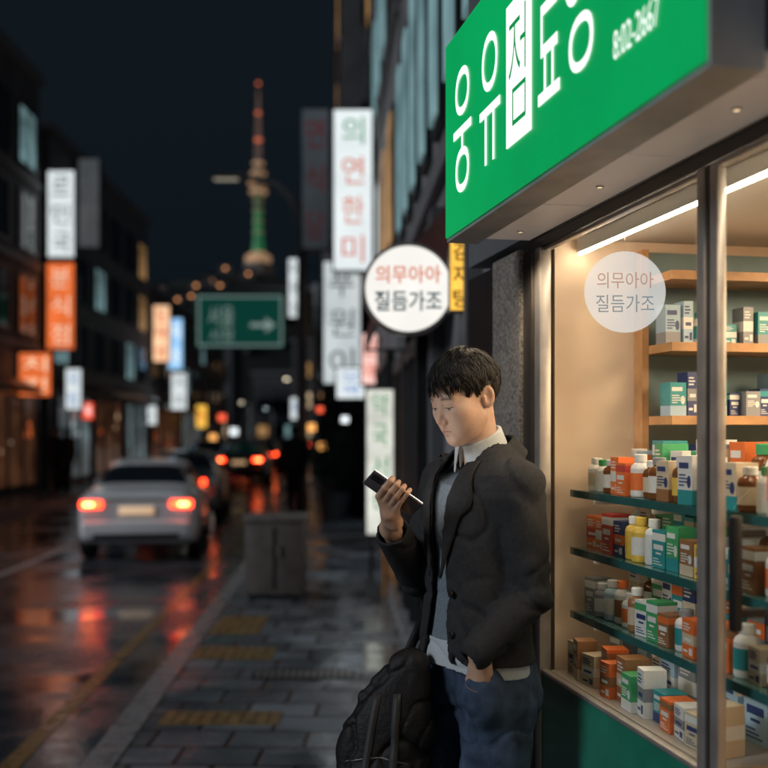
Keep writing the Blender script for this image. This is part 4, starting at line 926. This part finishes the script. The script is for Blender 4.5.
# --- hair
ce = Vector((-.014, 0, .030)); rad = Vector((.101, .077, .087)); cw = Vector((-.33, 0, .944)).normalized(); fx = Vector((.944, 0, .33)); fy = Vector((0, 1, 0))
def thend(az):
    az = (az + math.pi) % (2 * math.pi) - math.pi
    c = math.cos(az)
    return math.radians(93 + 11 * max(c, 0) ** 1.5 + 35 * max(-c, 0) ** .8 + 15 * math.exp(-((abs(az) - 1.16) / .15) ** 2))
def hp_(th, az, off):
    dv = cw * math.cos(th) + (fx * math.cos(az) + fy * math.sin(az)) * math.sin(th)
    return Vector((ce.x + dv.x * rad.x * (1 + off), ce.y + dv.y * rad.y * (1 + off), ce.z + dv.z * rad.z * (1 + off)))
HP = MI @ HM
mb = MB(); G = []
for i in range(17):
    row = []
    for j in range(72):
        az = 2 * math.pi * j / 72; u_ = i / 16
        row.append(HP @ hp_(max(.001, thend(az) * u_ * (.90 + .025 * math.sin(j * 2.3) + .025 * math.sin(j * 5.1))), az, .06 * (1 - .75 * max(0, u_ - .45) / .55) + .012))
    row.append(row[0]); G.append(row)
mb.grid(G)
rnd = random.Random(5)
for ci in range(470):
    az0 = rnd.uniform(-math.pi, math.pi); layer = rnd.random(); fr = max(0, math.cos(az0)); bk = max(0, -math.cos(az0)); sd_ = abs(math.sin(az0))
    te = thend(az0) * (rnd.uniform(.80, 1.07) if layer < .55 else rnd.uniform(.30, .85)); ln = math.radians(rnd.uniform(24, 46) + 16 * fr)
    t0c = max(.04, te - ln); sweep = rnd.uniform(-.26, .26) + (.38 * fr if fr > .3 else 0)
    rel = te / thend(az0)
    top = max(0., 1 - rel)
    lift = rnd.uniform(.03, .11) * (1 - .6 * bk - .62 * sd_) + .10 * top + .05 * (1 - layer) * fr
    flick = rnd.uniform(-.03, .08) * (1 - .7 * sd_ * (1 - top))
    for si in range(rnd.randint(7, 10)):
        sp = rnd.uniform(-.11, .11); t0 = max(.03, t0c + rnd.uniform(-.14, .14)); t1 = te + rnd.uniform(-.09, .05); hb = lift + rnd.uniform(-.02, .015)
        pts = []; rr = []
        for s in range(7):
            u_ = s / 6; th = t0 + (t1 - t0) * u_
            tip = max(0., rel - .8) * 5
            off = hb * (1 - .35 * u_) + .022 * math.sin(u_ * math.pi) + flick * u_ ** 3 - tip * (bk * .035 + sd_ * .03) * u_ ** 2 + fr ** 2 * .11 * u_ ** 1.5
            pts.append(HP @ hp_(th, az0 + sp * (1 - .55 * u_) + sweep * u_ ** 1.4, max(off, .013))); rr.append(.0016 * (1 - .85 * max(0, u_ - .5) / .5) + .0002)
        mb.tube(pts, rr, 4)
mb.build('hair', m_hair, man, True, 180)
# --- clothes
zs = np.array([.90, 1.0, 1.08, 1.16, 1.26, 1.36, 1.44, 1.495, 1.53, 1.565, 1.60])
ja = np.array([.140, .138, .130, .123, .124, .132, .130, .114, .090, .068, .05]); jb = np.array([.188, .183, .172, .158, .154, .164, .180, .172, .132, .090, .06]); jc = np.array([.0, .0, .0, -.002, -.006, -.012, -.018, -.024, -.028, -.03, -.03])
def column(X, Y, Z, ins):
    a = (np.interp(Z, zs, ja) - ins).astype(np.float32); b_ = (np.interp(Z, zs, jb) - ins).astype(np.float32); c = np.interp(Z, zs, jc).astype(np.float32)
    r = np.sqrt(((X - c) / a) ** 2 + (Y / b_) ** 2) + 1e-6
    return (r - 1) * np.minimum(a, b_) * .93
def wr_noise(X, Y, Z, s=1.):
    n1 = vn(X * 5 + Z * 3, Y * 5 - Z * 4, Z * 5, 3.); n2 = vn(X * 9 - Z * 7, Y * 9 + Z * 6, Z * 6 + X * 4, 11.)
    return s * (.008 * (n1 - .5) + .0042 * crease(n2, .06))
def dirv(a, b): return (Vector(b) - Vector(a)).normalized()
def elbow(Q, c, ax, am=.006, wl=.026, sg=.06, o=0.):
    r2 = sum((Q[i] - c[i]) ** 2 for i in range(3)); ph_ = sum((Q[i] - c[i]) * ax[i] for i in range(3))
    return am * np.exp(-r2 / (2 * sg * sg)) * (crease(vn(ph_ / wl * .8 + Q[0] * 6, Q[0] * 7 - Q[2] * 4, Q[1] * 7, o + 5.), .11) - .2)
def sleeves(Q):
    return chain(Q, RA, [.060, .053, .042], .02), chain(Q, LA, [.061, .051, .044], .02)
def jvol(X, Y, Z):
    Q = (X, Y, Z); dT = column(X, Y, Z, 0); dR, dL = sleeves(Q)
    kk = (.014 + .035 * np.clip((Z - 1.36) / .08, 0, 1)).astype(np.float32) if hasattr(Z, 'astype') else .03
    d = smin(dT, smin(dR, dL, .02), kk)
    d = d + wr_noise(X, Y, Z) + elbow(Q, LA[1], dirv(LA[0], LA[1]), .011, .035, .065) + elbow(Q, RA[1], dirv(RA[0], RA[1]), .010, .035, .065, 3.) + elbow(Q, (.05, .16, 1.34), (0.3, .6, -.7), .008, .05, .07, 7.) + elbow(Q, (.09, .10, 1.12), (.5, .3, 1), .008, .05, .09, 9.)
    return d, dT, dR, dL
def gap(Z): return np.interp(Z, [1.02, 1.12, 1.25, 1.38, 1.49, 1.57], [.060, .040, .028, .036, .052, .07])
HEM = 1.022
def jacket(X, Y, Z):
    Q = (X, Y, Z); d, dT, dR, dL = jvol(X, Y, Z); sh = np.abs(d + .003) - .0035
    op = np.maximum(np.abs(Y) - gap(Z).astype(np.float32), -X + .01); op = np.maximum(op, .004 - np.minimum(dR, dL)); sh = np.maximum(sh, -op)
    for A_, e in ((RA, -.012), (LA, .036)):
        dd = dirv(A_[1], A_[2]); wp = Vector(A_[2]) + dd * e
        pl_ = sum((Q[i] - wp[i]) * dd[i] for i in range(3)); near = sph(Q, wp, .10); sh = np.maximum(sh, np.where(near < 0, pl_, -1))
    sh = np.maximum(sh, HEM + .005 * np.sin(7 * X + 5 * Y) - Z)
    sh = np.maximum(sh, np.minimum(Z - (1.520 - .40 * (X + .03)), .080 - np.sqrt((X + .026) ** 2 + Y ** 2)))
    r = np.sqrt(((X + .030) / .070) ** 2 + (Y / .072) ** 2); zc = 1.540 - .42 * (X + .03)
    cb = np.abs((r - 1) * .071 - np.clip((zc + .024 - Z), 0, .07) * .75) - .0040
    cb = np.maximum(cb, np.maximum(np.abs(Z - zc) - .026, X - .035))
    return smin(sh, cb, .006)
v, q = field(jacket, (-.2, -.32, .99), (.32, .32, 1.64), .0038)
jk = meshobj('jacket', v, q, m_jack, man)
def onjacket(yy, zz, off):
    out = []
    xs = np.linspace(.28, -.05, 160)
    for y, z in zip(yy, zz):
        d = column(xs, np.full_like(xs, y), np.full_like(xs, z), 0) + wr_noise(xs, np.full_like(xs, y), np.full_like(xs, z)); k_ = np.argmax(d < 0); out.append((xs[k_] + off, y, z))
    return out
for sgn in (1, -1):
    G = []
    for t_ in np.linspace(0, 1, 18):
        z = 1.525 - t_ * .29; g0 = float(gap(z)) - .006; wdt = np.interp(t_, [0, .25, .40, .44, 1], [.030, .060, .074, .052, .004])
        ys = np.linspace(g0, g0 + wdt, 6) * sgn; row = onjacket(ys, np.full(6, z) + np.linspace(0, .006, 6), .008)
        G.append([(p[0] + .005 * math.sin(math.pi * j / 5), p[1], p[2]) for j, p in enumerate(row)])
    o = MB().grid(G).build('lapel', m_jdet, jk, True, 180); sm_ = o.modifiers.new('s', 'SOLIDIFY'); sm_.thickness = .003; sm_.offset = 0
for z in (1.20, 1.10):
    p = onjacket([float(gap(z)) + .02], [z], .007)[0]; MB().lathe([(0, -.003), (.009, -.003), (.0095, 0), (.008, .003), (0, .002)], p, 14, axis='x').build('button', m_black, jk, True)
v, q = field(lambda X, Y, Z: np.maximum(np.maximum(column(X, Y, Z, .018) + .6 * wr_noise(X, Y, Z), 1.03 - Z), Z - (1.525 - .5 * (X + .03))), (-.2, -.22, 1.0), (.2, .22, 1.58), .004)
meshobj('sweater', v, q, m_knit, man)
def shirt(X, Y, Z):
    xc = -.030 + .19 * (Z - 1.47); r = np.sqrt(((X - xc) / .0565) ** 2 + (Y / .0565) ** 2); zc = 1.580 - .50 * (X + .02)
    cb = np.abs((r - 1 + (Z - 1.56) * .5) * .056) - .0024; cb = np.maximum(cb, np.abs(Z - zc + .012) - .034); cb = np.maximum(cb, np.where((X > 0) & (np.abs(Y) < .008 + (zc + .022 - Z) * .3), .003, -1))
    lf = np.abs((r - 1.06 - (zc + .022 - Z) * 3.6) * .056) - .0024; lf = np.maximum(lf, np.maximum(Z - zc - .020, zc - .030 - .022 * np.abs(np.sin(3 * Y / .07)) * (X > 0) - Z)); lf = np.maximum(lf, np.where((X > 0) & (np.abs(Y) < .006 + (zc + .022 - Z) * .35), .003, -1))
    return smin(cb, lf, .004)
v, q = field(shirt, (-.16, -.15, 1.44), (.14, .15, 1.68), .003); shm = meshobj('shirt', v, q, m_shirt, man)
def tail(X, Y, Z):
    hm = np.abs(column(X, Y, Z, .015) + wr_noise(X, Y, Z, 1.0)) - .003; return np.maximum(hm, np.maximum(Z - 1.08, 1.004 + .010 * np.cos(2 * np.arctan2(Y, X)) - Z))
v, q = field(tail, (-.2, -.22, .96), (.2, .22, 1.10), .0035); meshobj('shirt_tail', v, q, m_shirt, man)
def jeans(X, Y, Z):
    Q = (X, Y, Z); d = ell(Q, (-.012, 0, 1.0), (.116, .158, .17)); d = smin(d, ell(Q, (-.05, .075, .94), (.085, .085, .1)), .04); d = smin(d, ell(Q, (-.05, -.075, .94), (.085, .085, .1)), .04)
    for l in (HL, HR): d = smin(d, chain(Q, [l[0], l[1], (l[2][0], l[2][1], .07)], [.098, .074, .064], .03), .03)
    n1 = vn(X * 6, Y * 6, Z * 7, 2.); n2 = vn(X * 11 + Z * 8, Y * 12, Z * 11 - X * 6, 8.)
    d = smin(d, ell(Q, (.084, .144, .958), (.052, .052, .075)), .03)
    d = d + .007 * (n1 - .5) + .004 * crease(n2, .07) + elbow(Q, (.08, 0, .90), (.3, .0, 1), .010, .05, .10, 2.) + elbow(Q, (.03, .1, .5), (0, 0, 1), .008, .04, .1) + elbow(Q, (.1, -.1, .5), (0, 0, 1), .008, .04, .1) + elbow(Q, (.0, 0, .15), (0, 0, 1), .010, .045, .13)
    pk = cone(Q, (.138, .090, 1.020), (.088, .20, 1.005), .006, .006); d = smax(d, -pk, .004)
    return np.maximum(d, Z - 1.045)
v, q = field(jeans, (-.2, -.25, .03), (.25, .25, 1.08), .005); jn = meshobj('jeans', v, q, m_jean, man)
def jsurf(y, z):
    xs = np.linspace(.26, -.1, 260); d = jeans(xs, np.full_like(xs, y), np.full_like(xs, z)); return xs[np.argmax(d < 0)]
m_stitch = M('tan stitching', (.30, .19, .09), .8)
MB().tube([(jsurf(.08 + .09 * t_, 1.000 - .02 * t_) + .0005, .08 + .09 * t_, 1.000 - .02 * t_) for t_ in np.linspace(0, 1, 10)], .0009, 5).build('pocket_seam', m_stitch, jn)
for l in (HL, HR):
    def shoe(X, Y, Z, l=l):
        Q = (X, Y, Z); d = smin(cone(Q, (l[2][0] - .03, l[2][1], .055), (l[2][0] + .17, l[2][1], .040), .046, .040), cone(Q, (l[2][0] - .02, l[2][1], .06), (l[2][0] - .02, l[2][1], .11), .045, .045), .02); return np.maximum(d, .004 - Z)
    v, q = field(shoe, (l[2][0] - .12, l[2][1] - .08, -.01), (l[2][0] + .25, l[2][1] + .08, .16), .006); meshobj('shoe', v, q, m_black, man)
# --- phone (local x along the phone, y across, z out of the screen)
ph = thing('smartphone', 'dark slim smartphone with lit screen held by the man', 'phone')
ph.location = PR.to_translation(); ph.rotation_euler = PR.to_euler()
MB().box(-.073, .073, -.036, .036, -.004, .0032, 0, .003, 3).build('case', M('phone case', (.13, .11, .12), .22, .4, coat=.4), ph, True)
box('screen', glow_panel('phone screen', (1, .90, .78), 6.0, .3, 30), ph, -.0705, .0705, -.0335, .0335, .0033, .0041)
MB().box(.040, .068, .006, .030, -.0062, -.0038, 0, .002).build('camera_block', m_black, ph, True)
MB().box(.0, .03, .0355, .0368, -.0012, .0008).build('side_button', m_steel, ph)
# --- bag
bgp = Vector((.0, 2.72, 0)); m_bag = M('black nylon bag', (.0065, .0065, .008), .6, nz=.3, ns=12, bump=.25, bs=90, spec=.3); bgr = math.radians(-12)
bag = thing('backpack', 'slouched black backpack hanging at the man\'s thigh', 'bag', bgp, bgr)
BI = (Matrix.Translation(bgp) @ Matrix.Rotation(bgr, 4, 'Z')).inverted()
def bagf(X, Y, Z):
    wz_ = np.interp(Z, [.50, .56, .70, .85, .95, 1.02, 1.08], [.105, .125, .132, .118, .09, .062, .035]); tz = np.interp(Z, [.5, .56, .7, .9, 1.08], [.07, .09, .095, .065, .025]); cx_ = np.interp(Z, [.5, .8, .95, 1.08], [-.01, -.006, .03, .075])
    d = ((np.abs((X - cx_) / wz_) ** 2.4 + np.abs(Y / tz) ** 2.3) ** (1 / 2.35) - 1) * np.minimum(wz_, tz); d = smax(d, np.abs(Z - .785) - .275, .05)
    n1 = vn(X * 7, Y * 7, Z * 7, 1.); n2 = vn(X * 10 + Z * 7, Y * 8, Z * 8 - X * 7, 6.); n3_ = vn(X * 16 - Z * 12, Y * 12, Z * 10 + X * 12, 13.)
    d = d + .014 * (n1 - .5) + .009 * crease(n2, .06) + .005 * crease(n3_, .06)
    return smin(d, ell((X, Y, Z), (-.01, -.075, .66), (.09, .03, .10)), .03)
v, q = field(bagf, (-.2, -.16, .46), (.2, .14, 1.12), .0045); bo = meshobj('pack', v, q, m_bag, bag)
def bsurf(x, z):
    ys_ = np.linspace(-.17, .05, 220); d = bagf(np.full_like(ys_, x), ys_, np.full_like(ys_, z)); return ys_[np.argmax(d < 0)] if (d < 0).any() else .0
def strip(pts, wv, m, nm):
    G = [[Vector(p) - Vector(wv) * .5, Vector(p) + Vector(wv) * .5] for p in pts]; o = MB().grid(G).build(nm, m, bag, True, 180); o.modifiers.new('s', 'SOLIDIFY').thickness = .003
strip([BI @ Vector(p) for p in ((.06, 2.75, 1.03), (.105, 2.87, 1.10), (.125, 2.975, 1.20), (.135, 2.995, 1.35), (.150, 2.965, 1.48), (.168, 2.91, 1.545), (.215, 2.92, 1.50), (.255, 2.945, 1.40))], (.026, .012, 0), m_bag, 'shoulder_strap')
m_web = M('strap webbing', (.022, .022, .025), .6)
for xa, xb in ((-.005, -.055), (.045, .035)): strip([(xa + (xb - xa) * t_, bsurf(xa + (xb - xa) * t_, .95 - .36 * t_) - .003, .95 - .36 * t_) for t_ in np.linspace(0, 1, 16)], (.020, 0, .002), m_web, 'front_strap')
MB().tube([(x, bsurf(x, .775 + .02 * math.cos(x * 18)) - .001, .775 + .02 * math.cos(x * 18)) for x in np.linspace(-.085, .075, 18)], .0022, 6).build('zip', M('dull zip', (.10, .10, .10), .4, .7), bag)
print('done', len(bpy.data.objects))
